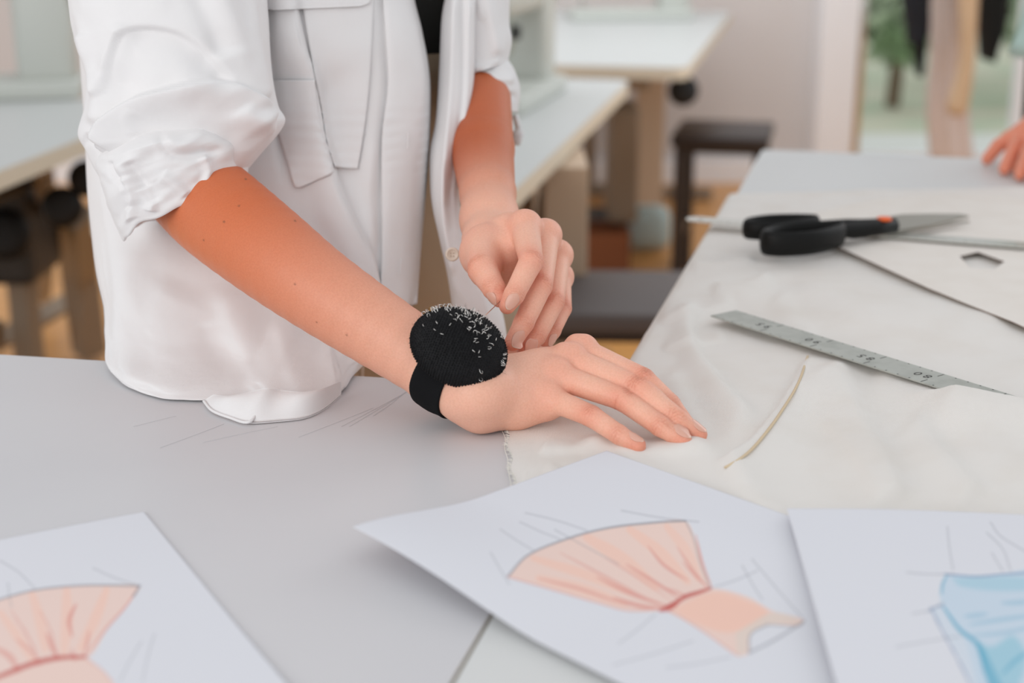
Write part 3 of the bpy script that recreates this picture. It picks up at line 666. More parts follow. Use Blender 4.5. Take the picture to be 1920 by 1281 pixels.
# left hand: pinch on the pin
LJ = dict(
    index=([PZ(984, 425, 1.112), PZ(996, 490, 1.064), PZ(964, 553, 1.050), PZ(951, 574, 1.048)], [.0112, .0088, .0075, .0060]),
    middle=([PZ(1022, 442, 1.125), PZ(1014, 535, 1.078), PZ(982, 606, 1.062), PZ(961, 643, 1.058)], [.0112, .0088, .0075, .0062]),
    ring=([PZ(1044, 480, 1.140), PZ(1037, 566, 1.095), PZ(1006, 630, 1.078), PZ(984, 657, 1.072)], [.0106, .0085, .0073, .0060]),
    pinky=([PZ(1048, 520, 1.158), PZ(1054, 578, 1.122), PZ(1036, 620, 1.106), PZ(1023, 643, 1.100)], [.0096, .0074, .0064, .0054]))
LTH = ([PZ(907, 455, 1.120), PZ(905, 505, 1.080), PZ(926, 541, 1.064), PZ(937, 560, 1.060)], [.0140, .0112, .0084, .0066])
LW = PZ(918, 412, 1.185); LE = PZ(898, 120, 1.37)
lf = Field((-.10, .97, .935), (.075, 1.44, 1.22), .00115)
LA = [LE, PZ(904, 280, 1.275), LW*.85+LE*.15, LW]
add_soft(lf, LA, [.0280, .0275, .0228, .0222], .004)
LC = PZ(918, 452, 1.155)
add_soft(lf, [LW, LC], [.0222, .0195], .010)
for nme in ('index', 'middle', 'ring', 'pinky'):
    J = LJ[nme][0]; m0 = LC+(J[0]-LJ['middle'][0][0])*.35+np.array([.004, 0, 0])
    add_soft(lf, [m0, m0*.4+J[0]*.6, J[0]], [.0150, .0128, .0108], .008)
add_soft(lf, [LC, PZ(907, 476, 1.120), PZ(910, 512, 1.092)], [.0190, .0165, .0115], .010)      # thenar
add_soft(lf, [PZ(950, 470, 1.115), PZ(955, 500, 1.125), PZ(960, 540, 1.135)], [.015, .012, .010], .008)       # palm behind the fingers
add_fingers(lf, [LJ[k] for k in LJ]+[LTH], .0055)
for k in LJ:
    J = LJ[k][0]; add_soft(lf, [J[0]+np.array([0, -.001, .0015]), J[0]+np.array([.001, 0, .001])], [.0114 if k != 'pinky' else .0096]*2, .004)
V2, F2 = surface_net(lf); V2 = relax(V2, F2, 2, .5); del lf
# torso, upper arms, neck and head (coarse; under the clothes or above the picture)
bf = Field((-.42, 1.08, .80), (.24, 1.72, 1.80), .006)
TC = np.array([-.158, 1.43, 0])
def tp(dx, dy, z): return TC+np.array([dx, dy, z])
add_soft(bf, [tp(-.05, 0, .86), tp(-.045, 0, 1.02)], [.085, .072], .05); add_soft(bf, [tp(.05, 0, .86), tp(.045, 0, 1.02)], [.085, .072], .05)
add_soft(bf, [tp(-.06, 0, 1.2), tp(-.08, .01, 1.36)], [.075, .065], .05); add_soft(bf, [tp(.06, 0, 1.2), tp(.08, .01, 1.36)], [.075, .065], .05)
add_soft(bf, [tp(0, 0, .86), tp(0, 0, 1.1), tp(0, 0, 1.38)], [.08, .072, .08], .05)
for s_ in (-1, 1): add_soft(bf, [tp(.02*s_, .01, 1.41), tp((.14 if s_ < 0 else .11)*s_, .02, 1.385)], [.05, .047], .04)
SR, SL_ = tp(-.15, .02, 1.37), tp(.165, .02, 1.37)
add_soft(bf, [SR, PZ(335, 180, 1.30), ELB+np.array([0, .008, 0])], [.048, .040, .034], .01); add_soft(bf, [SL_, PZ(893, -20, 1.42), LE], [.040, .030, .027], .01)
add_soft(bf, [tp(0, .01, 1.42), tp(0, -.015, 1.50)], [.05, .048], .03)
add_soft(bf, [tp(0, -.035, 1.555), tp(0, -.015, 1.66)], [.062, .078], .03); add_soft(bf, [tp(0, -.08, 1.60), tp(0, -.098, 1.585)], [.014, .010], .012)
add_soft(bf, [tp(0, -.06, 1.54), tp(0, -.065, 1.56)], [.04, .04], .02)
V3, F3 = surface_net(bf); V3 = relax(V3, F3, 3, .5); del bf
N1, N2 = vnormals(V1, F1), vnormals(V2, F2)
tan = np.array(rgb(205, 108, 64)[:3]); tanl = np.array(rgb(224, 142, 104)[:3]); pink = np.array(rgb(240, 186, 162)[:3]); red = np.array(rgb(224, 118, 92)[:3]); dark = np.array(rgb(120, 70, 48)[:3])
def skin_paint(V, N, hands, w0, e0, arm_side, kk=1.0, tan=tan):
    n = len(V); ax = e0-w0; L = np.linalg.norm(ax); t = np.clip(((V-w0)@ax)/L**2, -.3, 1.2)
    k = sm((t+.12)*kk/.80)[:, None]; C = pink*(1-k)+tan*k
    side = np.clip(N@arm_side*.5+.5, 0, 1)[:, None]; C = C*(1-.55*k*(1-side))+tanl*(.55*k*(1-side))       # paler underside: light bounced off the table is painted into the skin
    D = np.zeros(n); R_ = np.zeros(n)
    for J, rad in hands:
        for q in (0, 1, 2, 3):
            d = np.linalg.norm(V-J[q], axis=1); R_ = np.maximum(R_, (.55, .72, .50, .85)[q]*np.exp(-(d/((.014, .0115, .010, .011)[q]))**2))
        for q, amp in ((1, 1.0), (2, .7)):
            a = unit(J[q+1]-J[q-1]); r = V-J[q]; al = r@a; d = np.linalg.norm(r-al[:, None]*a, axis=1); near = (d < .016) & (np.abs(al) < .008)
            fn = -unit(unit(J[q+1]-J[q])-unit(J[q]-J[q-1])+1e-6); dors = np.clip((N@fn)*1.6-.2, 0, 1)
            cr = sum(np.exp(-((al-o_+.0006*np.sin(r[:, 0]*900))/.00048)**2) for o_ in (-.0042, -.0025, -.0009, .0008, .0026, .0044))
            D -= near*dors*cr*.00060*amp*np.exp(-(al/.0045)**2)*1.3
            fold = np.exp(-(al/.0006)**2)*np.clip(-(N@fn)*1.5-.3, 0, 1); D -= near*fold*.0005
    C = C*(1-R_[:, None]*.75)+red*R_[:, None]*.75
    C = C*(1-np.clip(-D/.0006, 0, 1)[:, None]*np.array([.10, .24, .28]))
    return C, D
s1, s2 = skin_paint(V1, N1, list(HJ.values()), WR, ELB, unit(np.array([.45, 0, .9]))); V1 = V1+N1*s2[:, None]; C1 = s1
s1, s2 = skin_paint(V2, N2, list(LJ.values())+[LTH], LW, LE, unit(np.array([-.3, .2, .5])), 1.5, np.array(rgb(184, 94, 56)[:3])); V2 = V2+N2*s2[:, None]; C2 = s1  # left forearm colour darkened: its shade is painted into the skin
Q1 = PX(V1)
for mx_, my_, mr in [(331, 387, 2.6), (420, 416, 1.8), (448, 386, 1.5), (461, 336, 1.6), (553, 414, 1.6), (553, 533, 1.8), (594, 604, 1.2), (650, 628, 1.2), (382, 450, 1.2)]:
    d = np.linalg.norm(Q1-np.array([mx_, my_]), axis=1); f_ = (np.clip((mr+1.2-d)/1.6, 0, 1)*.75*(N1[:, 1] < 0))[:, None]; C1 = C1*(1-f_)+dark*f_
C3 = np.tile(tanl, (len(V3), 1)); n1_, n2_ = len(V1), len(V2)
obj('body', np.r_[V1, V2, V3], np.concatenate([F1, F2+n1_, F3+n1_+n2_]), 'skin', per, True, col=np.r_[C1, C2, C3])

# fingernails
def nail(tipj, prevj, r_tip, dorsal, L=.0118, W=.0098, back=.0075, roll=0.0, tipw=.0012):
    a = unit(np.array(tipj)-prevj); n_ = np.array(dorsal, float); n_ = unit(n_-a*(n_@a)); s_ = np.cross(a, n_)
    if roll: n_, s_ = n_*math.cos(roll)+s_*math.sin(roll), s_*math.cos(roll)-n_*math.sin(roll)
    nu, nv = 13, 18; V = []; R = r_tip*1.04; VV = np.r_[V1, V2]; VV = VV[np.linalg.norm(VV-np.array(tipj), axis=1) < .02]
    for i in range(nv):
        v = i/(nv-1); al = -back+(L)*v; ww = W/2*math.sqrt(1-.80*max(0, (.32-v)/.32)**2)*(1-.42*max(0, (v-.62)/.38)**2)
        for j in range(nu):
            u = (j/(nu-1)*2-1); x = ww*u; zz = math.sqrt(max(R*R*1.25-x*x, 1e-9))-R*(math.sqrt(1.25)-1)
            endc = -.0014*u*u*(1 if v > .5 else -1)*abs(v-.5)*2
            drop = -.0016*max(0, v-.55)**1.5
            c_ = np.array(tipj)+a*(al+endc-.0012); ang_ = math.asin(min(.95, abs(x)/(R*1.12)))*(1 if x > 0 else -1); dr = n_*math.cos(ang_)+s_*math.sin(ang_); qv = VV-c_; al2 = qv@dr; pp = np.linalg.norm(qv-al2[:, None]*dr, axis=1); mm = (pp < .0012) & (al2 > 0)
            rr_ = min(max(al2[mm].mean() if mm.any() else R*.85, R*.7), R*1.4)
            V.append(c_+dr*(rr_+(.00035 if v > .08 else -.0001)))
    V = np.array(V); G3 = V.reshape(nv, nu, 3)
    for _ in range(7): G3[1:-1] = (G3[:-2]+G3[1:-1]*2+G3[2:])/4; G3[:, 1:-1] = (G3[:, :-2]+G3[:, 1:-1]*2+G3[:, 2:])/4
    V = G3.reshape(-1, 3)+n_*.0002; F = grid_faces(nv, nu); N_ = len(V); V2_ = V-n_*.0007; fm = [1 if (k//(nu-1)) >= nv-2 else 0 for k in range(len(F))]
    bd = [j for j in range(nu)]+[i*nu+nu-1 for i in range(1, nv)]+[(nv-1)*nu+j for j in range(nu-2, -1, -1)]+[i*nu for i in range(nv-2, 0, -1)]
    S = [[bd[k], bd[(k+1) % len(bd)], bd[(k+1) % len(bd)]+N_, bd[k]+N_] for k in range(len(bd))]
    FF = np.concatenate([F[:, ::-1], F+N_, np.array(S)])
    obj('fingernail', np.r_[V, V2_], FF, 'nail', per, True, mats=['nail_tip'], fmat=fm+[0]*(len(FF)-len(fm)))
UPN = np.array([.05, -.15, 1.0])
nail(HJ['pinky'][0][3], HJ['pinky'][0][2], .0058, (.10, -.15, 1), .0120, .0086, .0082)
nail(HJ['ring'][0][3], HJ['ring'][0][2], .0060, (.15, -.10, 1), .0145, .0098, .0100)
nail(HJ['middle'][0][3], HJ['middle'][0][2], .0062, (.12, -.22, 1), .0135, .0090, .0095)
nail(LJ['index'][0][3], LJ['index'][0][2], .0062, (.25, -1, .25), .0135, .0094, .0088)
nail(LJ['middle'][0][3], LJ['middle'][0][2], .0064, (.45, -1, .2), .0145, .0098, .0092)
nail(LJ['ring'][0][3], LJ['ring'][0][2], .0062, (.45, -1, .25), .0135, .0094, .0088)
nail(LJ['pinky'][0][3], LJ['pinky'][0][2], .0056, (.7, -.8, .1), .0115, .0080, .0074)
nail(LTH[0][3], LTH[0][2], .0068, (-1, -.45, .15), .0110, .0100, .0055)

# dark top, trousers, hair under and above the shirt
def ring_tube(rows, n=48, name='', m='', parent=None, closed_ends=True):
    V = []
    for (cx_, cy_, z, rx, ry) in rows:
        q = np.linspace(0, 2*math.pi, n, endpoint=False); V.append(np.stack([cx_+rx*np.cos(q), cy_+ry*np.sin(q), np.full(n, z)], -1))
    V = np.concatenate(V); F = grid_faces(len(rows), n, True).tolist()
    if closed_ends: F += [list(range(n))[::-1], [(len(rows)-1)*n+j for j in range(n)]]
    return obj(name, V, F, m, parent, True)
TX, TY = TC[0]+.0, TC[1]
ring_tube(spline([(TX, TY, 1.105, .126, .090), (TX, TY, 1.2, .130, .096), (TX, TY, 1.3, .133, .098), (TX, TY+.01, 1.38, .12, .08), (TX, TY+.01, 1.41, .09, .06)], 20), name='top', m='black_top', parent=per)
tr = MB(); 
for s_ in (-1, 1): tr.tube(spline([(TX+.078*s_, TY+.01, .88), (TX+.085*s_, TY+.01, .6), (TX+.09*s_, TY+.02, .3), (TX+.092*s_, TY+.02, .03)], 12), [.098, .097, .095, .092, .09, .088, .087, .086, .085, .085, .084, .084], 24)
tr.build('trousers', 'khaki', per, True)
ring_tube(spline([(TX, TY, .80, .165, .105), (TX, TY, .92, .160, .105), (TX, TY, 1.02, .142, .095), (TX, TY, 1.118, .129, .093)], 16), name='trouser_waist', m='khaki', parent=per)
hf = Field((TX-.13, TY-.12, 1.45), (TX+.13, TY+.16, 1.80), .006)
add_soft(hf, [tp(0, .02, 1.66), tp(0, .035, 1.60), tp(0, .06, 1.50)], [.088, .085, .05], .03)
V4, F4 = surface_net(hf); obj('hair', relax(V4, F4, 2), F4, 'brown_box', per)

# ---- shirt
def yfront(px, py, y): return PY(px, py, y)
NR, NC = 250, 420
rows = interp_rows([  # z, centre y, depth radius, left px, right px
    (1.46, 1.40, .11, 250, 700), (1.38, 1.37, .115, 190, 730), (1.25, 1.33, .115, 150, 755), (1.18, 1.315, .11, 150, 772), (1.14, 1.305, .105, 158, 792), (1.10, 1.30, .10, 166, 806), (1.06, 1.29, .10, 172, 806),
    (1.02, 1.275, .10, 176, 801), (.985, 1.255, .10, 182, 794), (.955, 1.225, .098, 190, 786), (.932, 1.195, .096, 204, 774), (.917, 1.168, .092, 207, 745), (.908, 1.145, .100, 213, 712), (.9025, 1.130, .103, 234, 690), (.9015, 1.128, .098, 255, 668)], NR)
q = np.linspace(0, 2*math.pi, NC, endpoint=False)
def sq(c, e): return np.sign(c)*np.abs(c)**e
Vb = []
for z, yc, D, L_, R_ in rows:
    xl, xr = XW(L_, yc, z), XW(R_, yc, z); x = (xl+xr)/2+(xr-xl)/2*sq(np.cos(q), .82); y = yc-D*sq(np.sin(q), .82)
    Vb.append(np.stack([x, y, np.full(NC, z)], -1))
Vb = np.array(Vb)
front = np.clip(np.sin(q), 0, 1)[None, :]**.5
Qb = PX(Vb.reshape(-1, 3)); h = np.zeros(len(Qb))
R_ = lambda *a, **k: ridge(Qb, *a, **k)
h += R_([(545, -60), (553, 7), (570, 91), (592, 146), (599, 204), (610, 262), (625, 321), (640, 365), (665, 419), (690, 470), (708, 530), (716, 600)], .016, 50, 4, fade=.03)     # long fold, overlapping to its right
h += R_([(500, -60), (501, 73), (506, 153), (517, 240), (535, 320)], -.006, 9, 14, fade=.05)
h += R_([(620, 120), (630, 220), (660, 330), (700, 420)], -.004, 22, 30)
h += R_([(712, -60), (727, 157), (718, 240), (714, 450), (712, 600)], -.004, 10, 5, fade=.03)
h += R_([(760, -40), (775, 200), (765, 400), (752, 600)], .003, 26, 22, fade=.05)
h += R_([(700, 250), (690, 360), (700, 470)], .003, 12, 10)
h += R_([(500, 380), (560, 470), (640, 560), (700, 640)], .006, 35, 25)
h += R_([(600, 380), (640, 450), (680, 540)], .003, 16, 22)
h += R_([(420, 525), (450, 600), (480, 680), (530, 730), (580, 745)], .012, 30, 46, fade=.12)
h += R_([(520, 590), (545, 650), (570, 720), (610, 760)], .010, 18, 40, fade=.12)
h += R_([(480, 655), (550, 690), (620, 700), (660, 690)], .026, 50, 60, fade=.25)
h += R_([(480, 700), (520, 728), (560, 735)], -.005, 10, 12)
h += R_([(330, 520), (300, 600), (330, 680), (360, 740)], .008, 40, 60)
h += R_([(250, 440), (245, 560), (240, 640), (270, 720)], .007, 30, 26)
h += R_([(190, 330), (215, 480), (225, 640)], .005, 14, 24)
h += R_([(380, 600), (400, 660), (440, 720)], -.004, 20, 30)
h += R_([(215, 690), (300, 715), (400, 730), (470, 722)], .006, 26, 18)
h += R_([(600, 640), (640, 690), (650, 740)], .006, 18, 22)
hn = ngrid(NR, NC, 26, 11)*.009+ngrid(NR, NC, 12, 12)*.003+ngrid(NR, NC, 5, 13)*.0007
hh = (h.reshape(NR, NC)+hn)*front
Vb[:, :, 1] -= hh; Vb[:, :, 0] += hh*np.cos(q)[None]*.4
Vb[-14:, :, 2] -= np.linspace(0, 1, 14)[:, None]*np.where(Vb[-14:, :, 1] > 1.14, .10, 0)
Vb[:, :, 2] = np.where(Vb[:, :, 1] < 1.12, np.maximum(Vb[:, :, 2], TZ+.0012), Vb[:, :, 2])
last = Vb[-1].copy(); c_ = last.mean(0); inner = last*.86+c_*.14; inner[:, 2] = np.maximum(inner[:, 2], TZ+.003)*0+last[:, 2]+.004
Vs = np.r_[Vb.reshape(-1, 3), inner]
Fs = np.r_[grid_faces(NR, NC, True), grid_faces(2, NC, True)+(NR-1)*NC]
shirt = obj('shirt', Vs, Fs[:, ::-1], 'linen', per)
BFRONT = Vb[:, :NC//2].reshape(-1, 3); QF = PX(BFRONT)
def on_shirt(pts, off):
    """lay photo points on the front of the shirt"""
    out = []
    for p in pts:
        i = np.argsort(((QF-np.array(p))**2).sum(1))[:6]; w_ = 1/(1+((QF[i]-np.array(p))**2).sum(1)); y = (BFRONT[i, 1]*w_).sum()/w_.sum(); out.append(PY(p[0], p[1], y-off))
    return np.array(out)
def patch(name, left, right, n1, n2, off, m='linen', thick=.0008, smooth_y=2, parent=None):
    A, B_ = spline(left, n1), spline(right, n1); u = np.linspace(0, 1, n2)[None, :, None]
    Q = (A[:, None]*(1-u)+B_[:, None]*u); P = on_shirt(Q.reshape(-1, 2), off).reshape(n1, n2, 3)
    for _ in range(smooth_y):
        Y = P[:, :, 1]; Y[1:-1] = (Y[:-2]+Y[1:-1]*2+Y[2:])/4; Y[:, 1:-1] = (Y[:, :-2]+Y[:, 1:-1]*2+Y[:, 2:])/4
    P = P.reshape(-1, 3); N_ = len(P); P2 = P+np.array([0, thick*2.2, 0]); F = grid_faces(n1, n2)
    bd = [j for j in range(n2)]+[i*n2+n2-1 for i in range(1, n1)]+[(n1-1)*n2+j for j in range(n2-2, -1, -1)]+[i*n2 for i in range(n1-2, 0, -1)]
    S = [[bd[k], bd[(k+1) % len(bd)], bd[(k+1) % len(bd)]+N_, bd[k]+N_] for k in range(len(bd))]
    return obj(name, np.r_[P, P2], np.concatenate([F[:, ::-1], F+N_, np.array(S)]), m, parent or shirt, True)
def on_shirt_parent(o): return o
patch('pocket', [(566, 2), (586, 120), (602, 200), (614, 270), (628, 314)], [(700, -10), (697, 80), (690, 182), (680, 260), (670, 317)], 60, 26, .0035)
patch('pocket_flap', [(480, -60), (494, -10), (496, 14), (512, 19)], [(700, -60), (701, -20), (694, 4), (676, 12)], 30, 44, .0065)
patch('pocket_hem', [(505, 150), (520, 240), (540, 310), (552, 350), (562, 352)], [(590, 150), (598, 220), (608, 262), (624, 318), (626, 324)], 50, 20, .003)
patch('placket', [(712, -80), (722, 60), (727, 157), (716, 260), (716, 450), (712, 590)], [(757, -80), (786, 60), (803, 190), (801, 300), (793, 420), (782, 570)], 120, 18, .0028)
for bx_, by_ in ((765, 264), (752, 500)):
    p = on_shirt([(bx_, by_-15), (bx_-1, by_+15)], .0052); MB().tube([p[0], (p[0]+p[1])/2, p[1]], .0005, 6).build('buttonhole', 'linen', shirt)
# hem corner turned out on the table
def sheet(name, A, B_, n1, n2, m, bulge=None, parent=None, thick=.0009):
    A, B_ = spline(A, n1), spline(B_, n1); u = np.linspace(0, 1, n2)[None, :, None]; P = A[:, None]*(1-u)+B_[:, None]*u
    if bulge is not None: P = P+bulge(np.linspace(0, 1, n1)[:, None], np.linspace(0, 1, n2)[None, :])
    P = P.reshape(-1, 3); N_ = len(P); P2 = P-np.array([0, 0, thick]); F = grid_faces(n1, n2)
    bd = [j for j in range(n2)]+[i*n2+n2-1 for i in range(1, n1)]+[(n1-1)*n2+j for j in range(n2-2, -1, -1)]+[i*n2 for i in range(n1-2, 0, -1)]
    S = [[bd[k], bd[(k+1) % len(bd)], bd[(k+1) % len(bd)]+N_, bd[k]+N_] for k in range(len(bd))]
    return obj(name, np.r_[P, P2], np.concatenate([F, F[:, ::-1]+N_, np.array(S)]), m, parent, True)
def zb(amp, f=2): return lambda U, V: np.stack([np.zeros_like(U*V), np.zeros_like(U*V), amp*np.sin(math.pi*V)*(1+.3*np.sin(U*f*6.28))*np.sin(math.pi*np.clip(U*1.0, 0.02, .98))], -1)
sheet('hem_corner', [PH(382, 752, .0030), PH(398, 770, .0022), PH(430, 783, .0020), PH(466, 792, .0020), PH(520, 789, .0020), PH(570, 783, .0020), PH(605, 768, .0024), PH(640, 740, .003)],
      [PH(400, 740, .008), PH(430, 742, .013), PH(470, 735, .016), PH(500, 728, .020), PH(530, 732, .016), PH(565, 735, .017), PH(600, 730, .016), PH(640, 715, .012)], 60, 20, 'linen', zb(.0045, 1.7), shirt)
hm = spline([PH(382, 752, .0036), PH(398, 770, .0030), PH(430, 783, .0028), PH(466, 792, .0030), PH(484, 772, .0070), PH(492, 762, .0095)], 40)
MB().tube(hm, .0011, 8).build('hem_seam', 'linen', shirt, True)

# sleeves: tubes between two silhouette curves, then folds
def sleeve(name, L, R, yc, D, NR, NC, ridges, m='linen', nz=(.004, .0015), lip=True, expo=.9, tilt=None, parent=None, seed=20, wave=0):
    L, R = spline(L, NR), spline(R, NR); yc = np.interp(np.linspace(0, 1, NR), np.linspace(0, 1, len(yc)), yc); D = np.interp(np.linspace(0, 1, NR), np.linspace(0, 1, len(D)), D)
    q = np.linspace(0, 2*math.pi, NC, endpoint=False); V = np.zeros((NR, NC, 3))
    for i in range(NR):
        a, b = PY(L[i, 0], L[i, 1], yc[i]), PY(R[i, 0], R[i, 1], yc[i]); c = (a+b)/2; W_ = (b-a)/2
        dv = unit(c-CAM); dv = unit(dv-W_*(dv@W_)/(W_@W_))
        V[i] = c+np.outer(sq(np.cos(q), expo), W_)-np.outer(sq(np.sin(q), expo), dv)*D[i]
    Q = PX(V.reshape(-1, 3)); h = np.zeros(len(Q))
    for r in ridges: h += ridge(Q, *r[:-1], fade=r[-1])
    hn = ngrid(NR, NC, 22, seed)*nz[0]*2+ngrid(NR, NC, 9, seed+1)*nz[1]*2
    fr_ = np.clip(np.sin(q), 0, 1)[None]**.4; hh = (h.reshape(NR, NC)+hn)*fr_
    F = grid_faces(NR, NC, True)
    ctr = V.mean(1, keepdims=True); n_ = V-ctr; n_ /= np.linalg.norm(n_, axis=2, keepdims=True); V = V+n_*hh[:, :, None]
    if wave:
        axw_ = unit(V[-1].mean(0)-V[0].mean(0)); ww = np.linspace(0, 1, NR)[:, None]**3; V = V+axw_*((wave*(np.sin(q*5+1)*.6+np.sin(q*11+2)*.35+np.sin(q*3)*.5)[None]*ww)[..., None])
    P = V.reshape(-1, 3)
    if lip:
        ax = unit(V[-1].mean(0)-V[-6].mean(0)); base = V[-1]; c = base.mean(0)
        for k, (sh, go) in enumerate([(.985, .0016), (.955, .0015), (.93, -.001), (.90, -.03)]):
            P = np.r_[P, c+(base-c)*sh+ax*go]
        F = np.r_[F, np.concatenate([grid_faces(2, NC, True)+(NR-1+k)*NC for k in range(4)])]
    return obj(name, P, F[:, ::-1], m, parent or shirt, True)
sleeve('sleeve', [(250, -420), (165, -200), (133, -60), (138, 30), (152, 95), (168, 140), (167, 200), (155, 252), (172, 285), (192, 330), (215, 380)],
       [(640, -420), (540, -200), (500, -60), (502, 60), (508, 140), (520, 200), (533, 224), (522, 248), (490, 285), (462, 318), (440, 345)],
       [1.36, 1.30, 1.25, 1.215, 1.195, 1.18, 1.17, 1.16, 1.15, 1.14, 1.135], [.06, .072, .075, .075, .072, .070, .070, .066, .06, .054, .046], 200, 300,
       [([(200, 300), (196, 250), (246, 193), (319, 168), (392, 153), (439, 162), (483, 193), (519, 231)], .014, 4, 46, .07),
        ([(205, 190), (215, 110), (232, 66), (271, 58), (326, 66), (370, 91), (410, 131), (440, 165)], -.007, 7, 40, .10),
        ([(240, 40), (215, 110), (195, 180), (185, 240)], .006, 22, 22, .12),
        ([(400, -60), (430, 40), (470, 130), (500, 200)], .007, 30, 22, .1),
        ([(470, -60), (480, 80), (497, 190)], .005, 14, 10, .1),
        ([(340, -80), (390, 20), (425, 110)], -.005, 24, 24, .1),
        ([(440, 200), (470, 230), (520, 245)], .005, 14, 16, .15),
        ([(158, 258), (180, 262), (200, 275), (206, 300)], -.006, 6, 10, .08),
        ([(150, 60), (175, 140), (200, 180)], .005, 12, 14, .1),
        ([(255, 255), (250, 225), (262, 205)], .0015, 8, 14, .1)], nz=(.003, .001), lip=False, seed=20)
sleeve('cuff', [(205, 262), (196, 290), (198, 330), (212, 378), (226, 415), (237, 436)],
       [(418, 208), (436, 228), (452, 250), (462, 278), (464, 300), (461, 320)],
       [1.145, 1.142, 1.140, 1.138, 1.136, 1.134], [.050, .066, .070, .070, .066, .062], 110, 260,
       [([(215, 330), (250, 290), (282, 262), (330, 268), (390, 262), (450, 290)], .007, 18, 22, .1),
        ([(240, 300), (262, 340), (290, 385)], -.005, 8, 14, .12), ([(300, 240), (310, 275), (330, 290), (420, 282)], -.004, 8, 10, .15),
        ([(232, 330), (245, 380), (250, 420)], .005, 10, 12, .1), ([(380, 290), (392, 320), (385, 345)], .0045, 8, 6, .1), ([(300, 330), (330, 350), (350, 368)], .004, 12, 10, .1),
        ([(205, 300), (215, 330), (235, 350), (245, 400)], -.004, 6, 6, .1), ([(270, 350), (285, 380), (285, 400)], .004, 10, 8, .1)], nz=(.0022, .0009), seed=30, wave=.0032)
# left front of the shirt (darker in its own shade) and its rolled sleeve
lp = []
rows = interp_rows([(1.46, 1.40, .05, 800, 900), (1.25, 1.37, .05, 838, 905), (1.19, 1.355, .045, 840, 900), (1.15, 1.34, .042, 828, 893), (1.11, 1.325, .040, 824, 890), (1.07, 1.30, .038, 818, 884), (1.04, 1.28, .035, 806, 866), (1.01, 1.26, .032, 808, 860),
                    (.98, 1.24, .030, 822, 872), (.95, 1.22, .030, 838, 905), (.92, 1.20, .030, 848, 940), (.89, 1.19, .03, 850, 952), (.84, 1.185, .03, 850, 955)], 160)
NC2 = 120; q2 = np.linspace(0, 2*math.pi, NC2, endpoint=False)
for z, yc, D, L_, R2 in rows:
    xl, xr = XW(L_, yc, z), XW(R2, yc, z); lp.append(np.stack([(xl+xr)/2+(xr-xl)/2*sq(np.cos(q2), .85), yc-D*sq(np.sin(q2), .85), np.full(NC2, z)], -1))
lp = np.array(lp); Ql = PX(lp.reshape(-1, 3)); h = np.zeros(len(Ql))
for r in [([(850, -20), (846, 150), (835, 280), (832, 400), (850, 520)], .006, 8, 8, .05), ([(868, -20), (866, 180), (852, 300), (840, 400)], -.005, 6, 8, .05), ([(884, 0), (882, 150), (868, 260)], .004, 6, 6, .05), ([(835, 300), (842, 380), (850, 440)], -.003, 5, 9, .08), ([(900, 500), (915, 580), (920, 640)], .004, 10, 10, .1)]: h += ridge(Ql, *r[:-1], fade=r[-1])
lp[:, :, 1] -= (h.reshape(len(lp), NC2)+ngrid(len(lp), NC2, 14, 50)*.004)*np.clip(np.sin(q2), 0, 1)[None]
obj('shirt_front', lp.reshape(-1, 3), grid_faces(len(lp), NC2, True)[:, ::-1], 'linen', shirt)
bp_ = PZ(848, 477, 1.172); bt = MB(); bt.lathe([(.0001, -.0012), (.0052, -.0012), (.0056, 0), (.0052, .0010), (.0040, .0012), (.0036, .0006), (.0001, .0006)], bp_, axis=unit(CAM-bp_), n=28); bt.build('button', 'button', shirt, True)
for dx, dz in ((-.0011, -.0011), (.0011, -.0011), (-.0011, .0011), (.0011, .0011)):
    c = bp_+np.array([dx, -.0012, dz]); MB().lathe([(.0001, 0), (.0005, 0), (.0005, .0004), (.0001, .0004)], c, axis=unit(CAM-bp_), n=8).build('buttonhole', 'khaki', shirt)
sleeve('sleeve', [(870, -420), (850, -200), (840, -60), (842, 40), (842, 110), (842, 150)], [(1065, -420), (1005, -200), (960, -60), (955, 40), (960, 75), (952, 118)],
       [1.44, 1.42, 1.40, 1.385, 1.375, 1.365], [.05, .045, .044, .044, .044, .044], 90, 120, [([(905, -20), (925, 60), (935, 108)], .005, 10, 12, .1), ([(887, 130), (915, 128), (940, 112)], .004, 8, 3, .1), ([(890, -30), (905, 30), (912, 28)], .003, 6, 6, .1)], lip=False, nz=(.002, .001), seed=60)
sleeve('cuff', [(838, 112), (832, 150), (834, 185), (838, 208)], [(946, 104), (962, 126), (975, 164), (971, 205)],
       [1.375, 1.37, 1.365, 1.36], [.043, .047, .048, .044], 60, 120, [([(888, 180), (910, 168), (940, 180), (972, 178)], -.003, 6, 8, .1), ([(895, 150), (930, 148), (965, 150)], .0035, 10, 8, .1)], nz=(.0018, .0008), seed=70, wave=.002)
tb = MB(); tb.tube(spline([PZ(966, 215, 1.39), PZ(972, 245, 1.392), PZ(969, 272, 1.39)], 8), [.006, .006, .006, .0058, .0055, .005, .0045, .003], 12, flat=.5); tb.build('cuff_corner', 'linen', shirt, True)
tb = MB(); tb.tube(spline([PZ(893, -20, 1.33), PZ(898, 8, 1.33), PZ(904, 26, 1.332)], 8), [.004]*8, 8, flat=.35); tb.build('sleeve_tab', 'linen', shirt, True)

